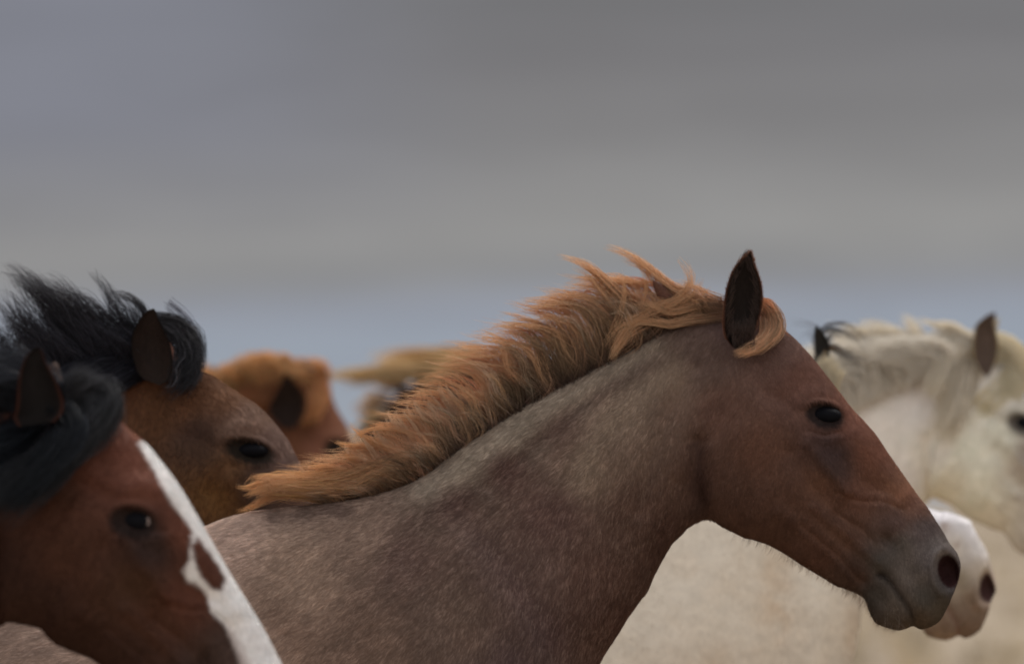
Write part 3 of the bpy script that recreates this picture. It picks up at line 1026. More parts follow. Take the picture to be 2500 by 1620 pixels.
# ------------------------------------------------------------------ 1. the roan in front
def roan_horse():
    pose = Pose()
    root = horse_root('horse', pose, 'red roan horse in sharp focus with blowing copper mane, largest in the middle')
    ctrl = [
     (540,1300,162,141,130),(420,1400,158,138,126),(750,1400,140,121,108),(900,1300,124,106,95),(1000,1350,96,78,72),(1100,1500,100,84,76),
     (700,1560,130,110,98),(900,1560,112,94,84),(1150,1140,122,110,98),(1050,1200,114,100,90),(1270,1050,120,109,97),(1400,970,120,108,97),(1550,885,112,100,90),
     (1250,1150,88,68,62),(1130,1230,92,74,68),(1400,1060,98,80,72),(1500,1000,124,108,96),(1450,1120,112,95,84),(1600,900,118,104,94),(1640,960,108,90,80),
     (1350,1250,90,70,65),(1450,1400,84,64,57),(1500,1500,72,53,47),(1620,1300,68,50,44),(1550,1250,84,65,57),(1300,1400,98,80,74),
     (1790,800,92,76,74),(1720,860,96,80,74),(1900,850,94,74,68),(1950,930,92,67,59),(1850,1100,88,63,52),(1760,1000,94,71,62),(1850,1250,76,56,48),(1740,1150,80,60,52),
     (2080,1020,104,73,63),(2120,1100,104,72,60),(2200,1200,114,82,66),(2230,1230,104,78,68),(2030,1105,58,47,47),(2035,1140,66,52,49),(2000,1180,88,64,53),(2100,1200,92,65,54),
     (2000,1350,76,54,45),(2060,1300,82,60,50),(1930,1320,74,54,46),(2090,1400,64,47,40),
     (2180,1270,80,64,60),(2200,1330,76,71,67),(2250,1290,80,72,72),(2220,1400,76,70,66),(2180,1480,70,63,57),(2150,1380,62,58,54),(2140,1450,56,52,48),
     (2270,1350,74,68,68),(2285,1345,104,99,97),(2260,1450,60,57,53),(2240,1510,66,56,46),(2330,1420,64,61,63),(2300,1480,64,58,50),
     (1300,1600,80,66,66),(1380,1560,82,64,58),(900,1900,100,84,76),(200,1600,140,122,112),(-600,1700,130,112,102),(100,2000,110,90,82)]
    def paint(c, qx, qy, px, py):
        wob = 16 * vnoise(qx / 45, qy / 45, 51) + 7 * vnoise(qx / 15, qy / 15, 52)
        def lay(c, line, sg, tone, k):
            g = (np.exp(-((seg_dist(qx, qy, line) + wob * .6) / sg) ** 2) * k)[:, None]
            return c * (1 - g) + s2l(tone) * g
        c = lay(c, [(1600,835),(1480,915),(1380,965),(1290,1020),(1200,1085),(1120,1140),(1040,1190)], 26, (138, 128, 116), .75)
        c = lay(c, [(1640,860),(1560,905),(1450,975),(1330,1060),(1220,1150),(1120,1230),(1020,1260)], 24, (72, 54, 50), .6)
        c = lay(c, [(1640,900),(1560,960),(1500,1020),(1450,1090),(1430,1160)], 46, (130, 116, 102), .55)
        c = lay(c, [(1180,1330),(1260,1430),(1340,1540)], 60, (70, 54, 56), .4)  # shade of the hollow before the shoulder, painted dark
        c = lay(c, [(1110,1300),(1180,1400),(1250,1510),(1330,1610)], 34, (116, 98, 90), .25)  # shoulder ridge painted lighter, as the light would catch it
        c = lay(c, [(680,1262),(740,1256),(860,1240)], 16, (66, 52, 50), .6)  # shadow below the withers locks, painted into the coat
        c = lay(c, [(1700,1080),(1706,1150),(1712,1240)], 22, (50, 36, 34), .6)  # shade in the hollow behind the jaw, put into the colour
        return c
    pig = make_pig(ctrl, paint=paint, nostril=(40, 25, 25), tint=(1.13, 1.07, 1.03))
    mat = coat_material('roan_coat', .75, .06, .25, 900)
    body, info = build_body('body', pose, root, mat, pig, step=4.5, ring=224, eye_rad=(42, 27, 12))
    eyeball(info, root, 2008, 1014, .028, .56, zs=.64)
    def ln(x, y):
        head = smooth01((x - 1640) / 220)
        muz = smooth01((y - 1250) / 120) * smooth01((x - 2080) / 80)
        return .017 * (1 - head) + .0085 * head * (1 - muz) + .0035 * head * muz
    coat_hair(info, root, 380000, FLOW, ln, .00050, None, region=(-60, 560, 2420, 1700), roan=.5, var=.17, far_part=.1)
    # ears
    L = [(1832.5,612),(1817,626),(1803,640),(1785,668),(1772,709),(1766,755),(1765,790),(1768,815),(1777,834),(1792,850)]
    R = [(1834,613),(1839,630),(1842,643),(1850,664),(1859,693),(1862,728),(1858,760),(1848,795),(1834,826),(1814,848)]
    ear(pose, root, L, R, -.100, -.088, .42, (30, 23, 20), (84, 58, 50), (86, 54, 42))
    L2 = [(1594,684),(1594,694),(1598,708),(1606,728),(1618,748),(1650,778)]
    R2 = [(1595,683),(1608,690),(1624,699),(1644,711),(1670,728),(1700,760)]
    ear(pose, root, L2, R2, .0, -.055, .3, (88, 62, 56), (92, 66, 58), (100, 74, 64), back=True)
    # mane along the crest
    H = Hair(pose, 21, 12)
    crest = catmull(np.array([(1762,764),(1684,782),(1617,806),(1547,847),(1470,888),(1372,941),(1294,984),(1217,1033),(1139,1085),(1042,1158),(964,1196),(867,1220),(800,1230)], float), [10] * 12)
    top = np.array([(1762,745),(1700,728),(1620,722),(1540,730),(1470,716),(1400,712),(1341,720),(1290,762),(1240,808),(1200,850),(1150,880),(1100,912),(1060,958),(985,1005),(930,1045),(870,1085),(835,1120),(800,1150),(700,1165)], float)
    dens = np.r_[0, np.cumsum(np.hypot(*np.diff(crest, axis=0).T))]; Lc = dens[-1]
    rr = np.random.default_rng(5)
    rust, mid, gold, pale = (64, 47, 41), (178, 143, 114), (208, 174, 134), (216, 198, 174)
    nC = 250
    for k in range(nC):
        s = (k + rr.random()) / nC
        x = np.interp(s * Lc, dens, crest[:, 0]); y = np.interp(s * Lc, dens, crest[:, 1])
        low = smooth01((s - .62) / .3)                    # towards the withers hair lies flat and long
        hgt = np.interp(s, [0, .08, .2, .35, .55, .75, .88, 1], [40, 70, 120, 146, 108, 66, 54, 38])
        hf = rr.uniform(.5, 1.18); hgt *= hf
        lean = rr.normal(.02, .24) - .10 * low
        bend = rr.uniform(.5, 1.0)
        p0 = np.array([x, y + rr.uniform(-2, 9)])
        p1 = p0 + np.array([(lean - .26) * hgt, -hgt * .36])
        p2 = p0 + np.array([(lean - .40 - .3 * low) * hgt, -hgt * (.74 - .10 * low)])
        p3 = p2 + np.array([-hgt * (.12 + .2 * bend + .5 * low), -hgt * (.22 - .10 * low)])
        p4 = p3 + np.array([-hgt * (.12 + .30 * bend), -hgt * .10 * rr.uniform(-.6, 1.1)])
        g = [p0, p1, p2, p3, p4]
        dep = rr.choice([-1, 1], p=[.62, .38])
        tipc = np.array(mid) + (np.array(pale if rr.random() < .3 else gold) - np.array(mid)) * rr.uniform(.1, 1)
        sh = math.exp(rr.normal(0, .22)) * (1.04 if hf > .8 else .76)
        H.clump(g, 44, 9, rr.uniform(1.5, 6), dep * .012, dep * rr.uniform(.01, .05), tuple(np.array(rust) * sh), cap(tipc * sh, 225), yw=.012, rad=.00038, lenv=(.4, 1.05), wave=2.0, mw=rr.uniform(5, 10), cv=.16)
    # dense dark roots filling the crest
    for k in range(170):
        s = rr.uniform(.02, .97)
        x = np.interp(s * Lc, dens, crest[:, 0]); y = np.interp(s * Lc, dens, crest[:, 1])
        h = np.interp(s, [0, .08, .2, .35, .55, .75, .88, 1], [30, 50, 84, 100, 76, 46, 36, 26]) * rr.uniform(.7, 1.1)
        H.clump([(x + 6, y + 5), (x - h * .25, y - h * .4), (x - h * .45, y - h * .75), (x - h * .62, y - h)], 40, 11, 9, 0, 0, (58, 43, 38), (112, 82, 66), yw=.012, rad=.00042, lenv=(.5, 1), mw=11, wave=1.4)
    # fine flyaways off the back edge
    for k in range(260):
        s = rr.uniform(.08, .94)
        x = np.interp(s * Lc, dens, crest[:, 0]); y = np.interp(s * Lc, dens, crest[:, 1])
        h = np.interp(s, [0, .2, .4, .7, 1], [60, 150, 160, 105, 60])
        p0 = np.array([x - 40, y - h * .5])
        L_ = rr.uniform(70, 150)
        g = [p0, p0 + np.array([-35, -h * .42]), p0 + np.array([-35 - L_ * .5, -h * .5 - rr.uniform(-6, 14)]), p0 + np.array([-35 - L_, -h * .5 + rr.uniform(-26, 16)])]
        H.clump(g, rr.integers(2, 7), 3, rr.uniform(.5, 3), -.01, rr.uniform(-.05, .05), mid, gold, yw=.005, rad=.0004, lenv=(.7, 1), mw=3)
    # spikes lifted out of the crest by the wind
    for k in range(70):
        s = rr.uniform(.10, .72)
        x = np.interp(s * Lc, dens, crest[:, 0]); y = np.interp(s * Lc, dens, crest[:, 1])
        h = np.interp(s, [0, .1, .35, .55, .72], [60, 110, 150, 120, 95])
        p0 = np.array([x - 30, y - h * .55]); L_ = rr.uniform(50, 135) * (1.15 - s * .5)
        up_ = rr.uniform(-.15, .45)
        g = [p0, p0 + np.array([-22, -h * .30]), p0 + np.array([-30 - L_ * .45, -h * .44 - L_ * .1 * up_]), p0 + np.array([-30 - L_, -h * .5 - L_ * up_ * .35 + rr.uniform(-4, 12)])]
        H.clump(g, rr.integers(9, 20), 5, .6, -.01, rr.uniform(-.03, .03), mid, gold if k % 3 else (150, 108, 80), yw=.004, rad=.00042, lenv=(.75, 1.02), mw=2.6, wave=.8, cv=.15)
    # pale tufts standing up along the lower crest
    for k in range(30):
        x = 860 + k * 8.2 + rr.uniform(-4, 4); y = np.interp(x, [835, 870, 930, 985, 1060, 1110], [1112, 1082, 1046, 1010, 975, 930]) + rr.uniform(-4, 10)
        b = rr.uniform(.4, 1.2)
        g = [(x + 34, y + 62), (x + 20, y + 34), (x + 2, y + 10), (x - 12 * b, y - 10 * b), (x - 10 * b, y - 22 * b)]
        H.clump(g, 26, 5, 1.2, -.01, rr.uniform(-.04, .0), mid, pale, yw=.006, rad=.0004, lenv=(.7, 1.02), mw=4, wave=.8, cv=.15)
    # withers: long flat locks streaming left
    for k in range(85):
        x0 = rr.uniform(820, 1060); y0 = np.interp(x0, [820, 867, 964, 1060], [1226, 1218, 1196, 1146]) + rr.uniform(-14, 4)
        end = rr.uniform(590, 700)
        ht = rr.uniform(22, 66)
        y1 = 1236 - ht * .8 + (600 - end) * .1
        sag = rr.uniform(-14, 18)
        g = [(x0, y0), (x0 - 75, y0 - ht * .75 + 6), (x0 - 190 + 10, 1226 - ht), ((x0 - 190 + end) / 2 - 10, 1222 - ht * .95 + sag * .4), (end, 1222 - ht * .45 + sag)]
        H.clump(g, 36, 5, rr.uniform(2, 6), -.012, rr.uniform(-.05, -.01), (112, 80, 58), tuple(np.array(mid) + (np.array((208, 174, 122)) - np.array(mid)) * rr.random()), yw=.012, rad=.00042, lenv=(.6, 1), mw=7, cv=.18)
    for g in ([(860,1150),(800,1140),(745,1136)], [(880,1130),(852,1116),(838,1112)], [(930,1090),(880,1088),(842,1084),(815,1075)], [(990,1105),(920,1085),(870,1050),(850,1030)],
              [(1020,1060),(960,1045),(900,1048),(850,1080)], [(700,1180),(650,1178),(600,1190),(575,1186)], [(720,1200),(660,1215),(610,1240),(575,1250)], [(720,1190),(640,1195),(590,1212)]):
        H.clump(g, 60, 4, 2.5, -.015, -.03, mid, (190, 152, 104), yw=.008, rad=.0004, mw=5)
    # traced wisps
    W = [
     ([(1540,790),(1526,747),(1512,720),(1473,681),(1431,647),(1398,632),(1366,625)], 260, 11, 1.5, 11),
     ([(1535,800),(1500,745),(1462,700),(1430,668),(1400,650)], 90, 9, 3, 8),
     ([(1735,760),(1690,730),(1637,698),(1598,667),(1555,633),(1518,615),(1478,602)], 240, 9, 1.5, 10),
     ([(1650,715),(1600,690),(1560,650),(1530,640),(1510,631)], 50, 6, 3, 5),
     ([(1489,850),(1500,800),(1520,747),(1524,700),(1516,663)], 100, 8, 1, 6),
     ([(1540,800),(1560,760),(1575,722),(1578,690),(1563,655)], 34, 4, 1.5, 3),
     ([(1520,835),(1547,785),(1600,757),(1656,726),(1684,695),(1682,665),(1661,630)], 240, 9, 6, 10),
     ([(1530,820),(1580,772),(1645,748),(1692,720),(1708,690),(1712,680)], 230, 9, 2, 9),
     ([(1680,762),(1694,750),(1709,727),(1736,699)], 26, 2, .8, 1.5),
     ([(1765,752),(1720,742),(1680,752),(1640,760),(1590,745),(1560,742)], 260, 9, 5, 10),
     ([(1768,768),(1720,776),(1680,780),(1637,790),(1590,784),(1545,790),(1500,840)], 300, 8, 5, 9),
     ([(1768,745),(1715,738),(1660,735),(1610,744),(1560,775),(1510,800),(1480,850)], 260, 9, 6, 10),
     ([(1560,760),(1535,790),(1510,830),(1494,875)], 240, 14, 5, 13),
     ([(1600,770),(1570,790),(1535,815),(1505,850),(1490,880)], 180, 9, 5, 10),
     ([(1620,717),(1570,716),(1527,713)], 12, 2, 1.5, 2),
     ([(1760,735),(1720,715),(1690,700),(1640,690)], 70, 8, 6, 8),
     ([(1500,780),(1450,735),(1400,722),(1350,716),(1330,714)], 110, 10, 3, 9),
     ([(1480,800),(1420,752),(1360,742),(1310,748),(1285,750)], 110, 10, 3, 9),
     ([(1440,820),(1390,790),(1340,775),(1300,782)], 90, 9, 3, 9),
     ([(1420,850),(1340,805),(1270,795),(1215,800),(1215,800)], 90, 9, 3, 8),
     ([(1330,850),(1260,838),(1210,834),(1160,825)], 22, 4, 1, 3),
     ([(1300,885),(1230,870),(1170,867),(1120,866)], 22, 4, 1, 3),
     ([(1290,905),(1200,893),(1140,885),(1098,872)], 18, 4, 1.5, 3),
    ]
    for g, n, rw, tw, mw in W:
        H.clump(g, int(n * .6), rw, tw, -.02, -.035, (112, 86, 70), (206, 172, 134), yw=.012, rad=.00040, lenv=(.62, 1.03), mw=mw * .5, cv=.25, wave=1.4)
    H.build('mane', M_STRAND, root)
    # forelock thrown back around the ear
    F = Hair(pose, 22, 12)
    F.sheaf([(1846,756),(1862,768),(1866,798),(1848,830),(1815,852),(1786,862)], [(1850,742),(1884,745),(1907,776),(1900,814),(1850,852),(1790,872)],
            32, 40, -.01, -.125, (112, 86, 70), (204, 168, 132), jit=5, w=4.2, yw=.01, rad=.0004, ymid=-.06, wave=1.5)
    F.sheaf([(1800,752),(1836,746),(1862,752),(1880,778)], [(1810,760),(1846,738),(1886,742),(1904,790)], 10, 40, .0, -.04, (118, 84, 62), (178, 134, 98), jit=3, w=6, yw=.012, rad=.0004)
    F.clump([(1900,800),(1915,806),(1928,820),(1930,814)], 14, 3, 1, -.03, -.05, (112, 76, 54), (120, 80, 60), yw=.004, rad=.0004, mw=2)
    F.build('forelock', M_STRAND, root)
    # long soft hairs under the jaw
    J = Hair(pose, 23, 6)
    jaw = np.array([(1781,1293),(1817,1310),(1845,1318),(1881,1331),(1922,1354),(1958,1378),(2002,1404),(2038,1426),(2074,1440),(2103,1452),(2118,1478),(2139,1520),(2191,1537)], float)
    jd = np.r_[0, np.cumsum(np.hypot(*np.diff(jaw, axis=0).T))]
    for k in range(230):
        s = rr.random() ** .9 * jd[-1]
        x, y = np.interp(s, jd, jaw[:, 0]), np.interp(s, jd, jaw[:, 1])
        l = rr.uniform(8, 30) if s < jd[-3] else rr.uniform(5, 16)
        if rr.random() < .04: l *= 1.7
        a = rr.normal(0, .28)
        l *= 1.0
        J.clump([(x, y - 5), (x - 3 + l * .2 * a, y + l * .4), (x - 8 + l * .55 * a - l * .15, y + l)], 3, 3, 4, rr.uniform(-.03, .03), rr.uniform(-.03, .03), (92, 74, 62), (140, 122, 106), yw=.008, rad=.00014, mw=3, lenv=(.5, 1))
    Q = Hair(pose, 25, 6)
    for E_, sgn in ((L, -1), (R, 1)):
        ed = catmull(np.array(E_, float), [14] * (len(E_) - 1))
        for k in range(len(ed) - 20):
            x, y = ed[k]
            f = k / len(ed)
            yy = -.088 - .012 * f
            for _ in range(3):
                l = rr.uniform(3, 8) * (1 - .4 * f)
                Q.clump([(x - sgn * 2, y + 2), (x + sgn * l * .25, y - l * .5), (x + sgn * l * .35, y - l)], 2, 1.5, 1.5, yy, yy + rr.normal(0, .004), (92, 62, 48), (120, 84, 64), yw=.002, rad=.0002, mw=1.5)
            if f > .15:
                l = rr.uniform(12, 34)
                xi = x - sgn * rr.uniform(2, 16)
                Q.clump([(xi, y), (xi - sgn * l * .15, y - l * .4), (xi - sgn * l * .5, y - l)], 4, 3, 3, yy + .004, yy + .006, (48, 36, 30), (66, 50, 42), yw=.003, rad=.00025, mw=3)
    for k in range(160):
        x = rr.uniform(1790, 1842); y = rr.uniform(800, 856)
        l = rr.uniform(20, 46)
        Q.clump([(x, y), (x + rr.normal(0, 4), y - l * .5), (x + rr.normal(0, 8), y - l)], 3, 3, 4, -.105, -.092, (60, 44, 36), (44, 34, 30), yw=.003, rad=.00028, mw=3)
    Q.build('ear_hair', M_STRAND, root)
    K_ = J
    for k in range(24):
        x, y, a = [(rr.uniform(2125, 2215), rr.uniform(1505, 1535), 1.4), (rr.uniform(2130, 2210), rr.uniform(1495, 1530), 1.2), (rr.uniform(2150, 2200), rr.uniform(1470, 1520), 1.3)][k % 3]
        l = rr.uniform(14, 42); a += rr.normal(0, .35)
        K_.clump([(x, y), (x + l * .5 * math.cos(a), y + l * .5 * math.sin(a)), (x + l * math.cos(a) - 3, y + l * math.sin(a) + 2)], 1, .5, .5, -.035 if k % 3 < 2 else -.05, -.05 if k % 3 < 2 else -.075, (90, 80, 72), (120, 108, 98), yw=.002, rad=.00016, mw=.5)
    J.build('jaw_hair', M_STRAND, root)
    # eyelashes
    E = Hair(pose, 24, 6)
    ys = surf_y(info, 2010, 995)
    for k in range(40):
        x = 1982 + k * 1.6; y = 996 - 8 * math.sin((k / 39) * math.pi) + (k / 39) * 8
        E.clump([(x, y), (x + 3, y + 5), (x + 5, y + rr.uniform(9, 15))], 1, .5, .5, ys - .002, ys - .014, (24, 20, 20), (24, 20, 20), yw=.001, rad=.0004, mw=.5)
    E.build('eyelashes', M_BLACKHAIR, root)
    tail(pose, root, (112, 70, 50), (150, 104, 72), M_STRAND)

# ------------------------------------------------------------------ 2. the bay with the white blaze, nearest, left
def blaze_horse():
    pose = Pose(eye=(333, 1270), s=1.13, head=5.5, Y=-1.9)
    root = horse_root('horse', pose, 'bay horse with broad white blaze and charcoal mane, nearest at lower left')
    nose = [(150,990),(215,992),(262,1005),(297,1034),(325,1054),(350,1075),(378,1108),(410,1148),(442,1193),(494,1281),(563,1402),(643,1535),(687,1619),(740,1715),(775,1790),(788,1850),(775,1900)]
    jaw = [(-60,1560),(0,1527),(36,1517),(68,1515),(105,1542),(145,1576),(190,1590),(241,1619),(330,1680),(420,1745),(520,1800)]
    ctrl = [(1860,1120,62,42,34),(1960,880,92,62,54),(1900,820,84,58,52),(1990,940,96,66,58),(2080,1050,84,56,48),(1900,950,84,56,48),(1850,980,66,46,38),(2020,1090,46,38,38),(2000,1180,60,44,36),
            (1800,1240,50,36,32),(1730,1150,46,32,28),(2100,1200,76,50,42),(2000,1330,50,36,32),(1900,1320,48,34,30),(2050,1250,66,46,38),(2200,1300,60,50,48),(2150,1400,48,42,42),(2240,1420,70,60,58),
            (1500,1200,50,34,28),(1200,1400,60,40,32),(500,1700,70,46,36),(-600,1700,66,44,36),(1600,1000,44,32,28)]
    left = [(336,1079),(362,1120),(402,1189),(420,1222),(452,1265),(474,1297),(466,1321),(466,1362),(454,1394),(460,1414),(486,1424),(508,1450),(517,1490),(551,1522),(566,1560),(590,1625),(640,1720)]
    right = [(800,1800),(720,1600),(660,1500),(600,1400),(540,1290),(480,1190),(430,1120),(372,1076),(352,1068)]
    island = [(484,1306),(506,1338),(537,1380),(552,1410),(545,1438),(516,1436),(491,1402),(474,1362),(471,1330)]
    star = [(293,1030),(300,1032),(322,1052),(345,1073),(338,1078),(312,1058)]
    def paint(c, qx, qy, px, py):
        wob = 3.5 * vnoise(px / 9, py / 9, 5) + 3.0 * vnoise(px / 3.5, py / 3.5, 6)
        m = poly_mask(px + wob, py + wob, left + right, 4.5) * (1 - poly_mask(px + wob * .6, py, island, 4))
        m = m * smooth01((qx - 1700) / 60)
        m2 = poly_mask(px, py, star, 4) * .35
        grey = smooth01((py - 1510) / 40) * smooth01((600 - px + (py - 1560) * .5) / 40)
        wc = (s2l((214, 209, 207))[None] * (1 - grey[:, None]) + s2l((158, 146, 142))[None] * grey[:, None]) / np.array((1.14, .98, .86))
        c = c * (1 - m2[:, None]) + s2l((130, 96, 84)) * m2[:, None]
        return c * (1 - m[:, None]) + wc * m[:, None]
    pig = make_pig(ctrl, paint=paint, lid=(30, 25, 25), mottle=.05, nostril=(60, 40, 40), tint=(1.14, .98, .86))
    mat = coat_material('bay_coat', .65, .07, .1, 900, .5)
    def extra(qx, qy, px, py):
        return .006 * np.exp(-((px - 215) ** 2 + (py - 1120) ** 2) / 40 ** 2) - .006 * np.exp(-((px - 262) ** 2 + (py - 1135) ** 2) / 26 ** 2) + .006 * np.exp(-(seg_dist(px, py, [(270,1180),(340,1185),(400,1200)]) / 26) ** 2)
    body, info = build_body('body', pose, root, mat, pig, step=6, ring=144, snaps=[('T', 3, 28, nose), ('B', 14, 30, jaw)], eye_px=(330, 1271), eye_rad=(44, 30, 8), extra=extra)
    eyeball(info, root, 330, 1272, .0255, .42, white=True)
    coat_hair(info, root, 85000, FLOW, lambda x, y: .008 + 0 * x, .0005, None, region=(-60, 900, 760, 1720), var=.14, far_part=.05, sd=8)
    L = [(91,846),(69,862),(57,883),(47,914),(43,944),(41,977),(38,1000),(34,1020),(45,1040)]
    R = [(93,847),(102,856),(110,880),(126,908),(138,931),(148,955),(156,983),(151,1009),(130,1030)]
    ear(pose, root, L, R, -.13, -.10, .42, (22, 18, 17), (58, 34, 26), (74, 42, 32))
    ear(pose, root, [(a + 46, b + 34) for a, b in L], [(a + 40, b + 34) for a, b in R], .05, .09, .3, (40, 28, 24), (52, 36, 30), (60, 40, 30), back=True)
    H = Hair(pose, 31, 11)
    rr = np.random.default_rng(15)
    dk, dt = (26, 27, 31), (48, 50, 56)
    for k in range(150):
        x = rr.uniform(-420, 170); y = np.interp(x, [-420, 60, 170], [1200, 1010, 985]) + rr.uniform(-25, 10)
        hgt = rr.uniform(30, 130)
        g = [(x, y), (x - 30, y - hgt * .6), (x - 90 - rr.uniform(0, 60), y - hgt * .9), (x - 190 - rr.uniform(0, 120), y - hgt * .7 + rr.uniform(-20, 60))]
        H.clump(g, 34, 9, 6, -.02, rr.uniform(-.10, .03), dk, dt, yw=.02, rad=.0005, mw=12, wave=2.5, cv=.3)
    for k in range(110):      # draped down the near side of the neck
        x = rr.uniform(-380, 130); y = np.interp(x, [-380, 60, 170], [1190, 1020, 990])
        dr = rr.uniform(60, 300)
        g = [(x, y), (x - 30, y + dr * .25), (x - 90, y + dr * .6), (x - 170 - rr.uniform(0, 80), y + dr)]
        H.clump(g, 44, 10, 12, -.03, -.15, (19, 20, 24), (30, 33, 38), yw=.012, rad=.00055, mw=14)
    H.build('mane', M_BLACKHAIR, root)
    F = Hair(pose, 32, 11)
    F.sheaf([(150,985),(185,985),(208,1010),(165,1060),(105,1110),(30,1150),(-50,1180)], [(165,950),(240,936),(284,962),(262,1030),(195,1110),(105,1210),(10,1310)],
            44, 56, -.01, -.17, (44, 44, 46), (28, 29, 32), jit=13, w=9, yw=.018, cv=.4, rad=.00045, ymid=-.10, wave=2)
    F.sheaf([(120,1000),(150,1040),(110,1110),(50,1180),(-40,1250)], [(150,1000),(190,1040),(160,1110),(100,1180),(20,1270)],
            22, 80, -.08, -.17, (20, 22, 26), (20, 22, 25), jit=8, w=13, yw=.012, rad=.00045, ymid=-.15)
    F.sheaf([(140,985),(170,930),(205,900),(235,905)], [(150,1000),(200,960),(250,945),(284,962)], 18, 30, -.01, -.05, (44, 44, 47), (64, 64, 67), jit=10, w=9, yw=.02, rad=.00042, wave=3)
    F.build('forelock', M_BLACKHAIR, root)
    tail(pose, root, (34, 32, 34), (50, 48, 48), M_BLACKHAIR)

# ------------------------------------------------------------------ 3. the brown horse behind, black mane flying
def brown_horse():
    pose = Pose(eye=(613, 1099), s=1.10, head=1.5, Y=.95)
    root = horse_root('horse', pose, 'brown bay horse with black mane flying up, between the blazed and the chestnut horse')
    nose = [(395,905),(440,900),(480,905),(505,912),(527,922),(573,954),(605,975),(636,997),(678,1043),(706,1081),(727,1123),(745,1158),(790,1250),(850,1360),(900,1450)]
    ctrl = [(1850,1120,78,58,42),(1760,1050,76,56,44),(1900,1000,60,46,40),(1960,1060,76,56,42),(1960,880,90,68,57),(1900,830,82,60,49),(1880,880,80,57,45),(2000,950,98,82,78),(2060,1000,98,84,84),(2110,1060,88,76,78),
            (1900,960,56,44,42),(1800,900,72,52,40),(1740,870,78,54,42),(2020,1090,50,42,42),(1850,1250,64,46,38),(1750,1200,56,42,36),(2000,1250,58,44,42),(2200,1350,50,44,42),
            (1500,1100,70,50,40),(1000,1400,74,54,42),(-600,1700,70,50,40),(1930,1120,88,66,44)]
    pig = make_pig(ctrl, lid=(26, 25, 25), mottle=.06, tint=(1.14, 1, .82))
    mat = coat_material('brown_coat', .75, .04, .1, 900, .5)
    body, info = build_body('body', pose, root, mat, pig, step=7, ring=128, snaps=[('T', 14, 28, nose)], eye_px=(613, 1100), eye_rad=(48, 24, 14))
    eyeball(info, root, 613, 1101, .026, .50, zs=.58)
    coat_hair(info, root, 60000, FLOW, lambda x, y: .010 + 0 * x, .0005, None, region=(-60, 850, 800, 1400), var=.07, far_part=.05, sd=9)
    L = [(374,753),(360,758),(347,770),(332,795),(322,820),(320,850),(326,880),(336,910),(350,925)]
    R = [(377,754),(383,765),(388,780),(400,805),(412,830),(420,861),(421,893),(412,925),(390,940)]
    ear(pose, root, L, R, -.105, -.09, .40, (36, 27, 23), (60, 42, 32), (24, 21, 21))
    L2 = [(a + 42, b + 60) for a, b in L]; R2 = [(a + 34, b + 60) for a, b in R]
    ear(pose, root, L2, R2, .03, .06, .3, (84, 48, 36), (84, 50, 38), (70, 44, 36), back=True)
    H = Hair(pose, 41, 11)
    rr = np.random.default_rng(16)
    dk, dt = (22, 22, 27), (44, 44, 50)
    # the mass behind the ear
    for k in range(150):
        x = rr.uniform(110, 385); y = np.interp(x, [60, 250, 385], [955, 930, 905]) + rr.uniform(-20, 15)
        hgt = np.interp(x, [60, 200, 300, 385], [150, 175, 150, 90]) * rr.uniform(.5, 1.0)
        g = [(x, y), (x - 14, y - hgt * .4), (x - hgt * .28, y - hgt * .75), (x - hgt * .62, y - hgt * 1.05)]
        H.clump(g, 40, 9, 4, -.02, rr.uniform(-.06, .04), dk, dt, yw=.02, rad=.00055, mw=9, wave=2.5, lenv=(.4, 1.05))
    T_ = [
     ([(240,900),(160,800),(95,720),(50,675),(8,652)], 600, 17, 3, 14),
     ([(250,880),(185,790),(140,735),(90,690),(60,672)], 400, 14, 5, 12),
     ([(270,870),(215,800),(170,750),(130,712),(100,690)], 340, 14, 6, 11),
     ([(285,865),(240,800),(200,755),(150,705),(112,680)], 260, 12, 6, 10),
     ([(300,850),(255,790),(215,740),(180,715)], 140, 9, 4, 8),
     ([(330,830),(270,775),(215,730),(170,712)], 90, 8, 4, 6),
     ([(100,930),(65,850),(30,790),(-10,730)], 260, 12, 6, 11),
     ([(130,930),(95,850),(60,785),(28,730),(6,700)], 160, 9, 4, 8),
     ([(160,930),(110,850),(75,790),(48,735),(20,700)], 150, 8, 3, 7),
     ([(70,940),(40,880),(0,820),(-40,780)], 260, 14, 8, 12),
     ([(40,950),(10,900),(-30,850),(-70,800)], 260, 16, 10, 14),
     ([(345,845),(310,800),(290,770),(272,738),(262,712),(240,675),(225,655)], 150, 8, 2, 6),
     ([(350,840),(325,780),(300,735),(268,708),(262,700)], 80, 6, 2, 5),
     ([(375,800),(350,755),(320,728),(285,716),(262,712)], 110, 5, 3, 5),
     ([(360,800),(340,765),(318,735)], 60, 8, 4, 6),
     ([(225,930),(270,860),(320,800),(350,770)], 300, 16, 10, 15),
     ([(200,940),(240,880),(290,820),(335,780)], 300, 14, 9, 14),
     ([(260,935),(300,870),(330,830)], 300, 14, 12, 16),
    ]
    for g, n, rw, tw, mw in T_:
        H.clump(g, int(n * .62), rw, tw, -.02, -.03, (16, 16, 20), (46, 45, 49) if tw < 8 else (32, 32, 36), yw=.02, rad=.00045, lenv=(.45, 1.03), mw=mw * 1.25, wave=3, cv=.4)
    for k in range(40):
        x = rr.uniform(200, 370); y = rr.uniform(900, 930)
        g = [(x, y), (x - 20, y - 10), (x - 60, y + 10), (x - 120, y + 40)]
        H.clump(g, 40, 9, 9, -.05, -.10, dk, (34, 34, 40), yw=.01, rad=.0006, mw=10)
    H.build('mane', M_BLACKHAIR, root)
    F = Hair(pose, 42, 11)
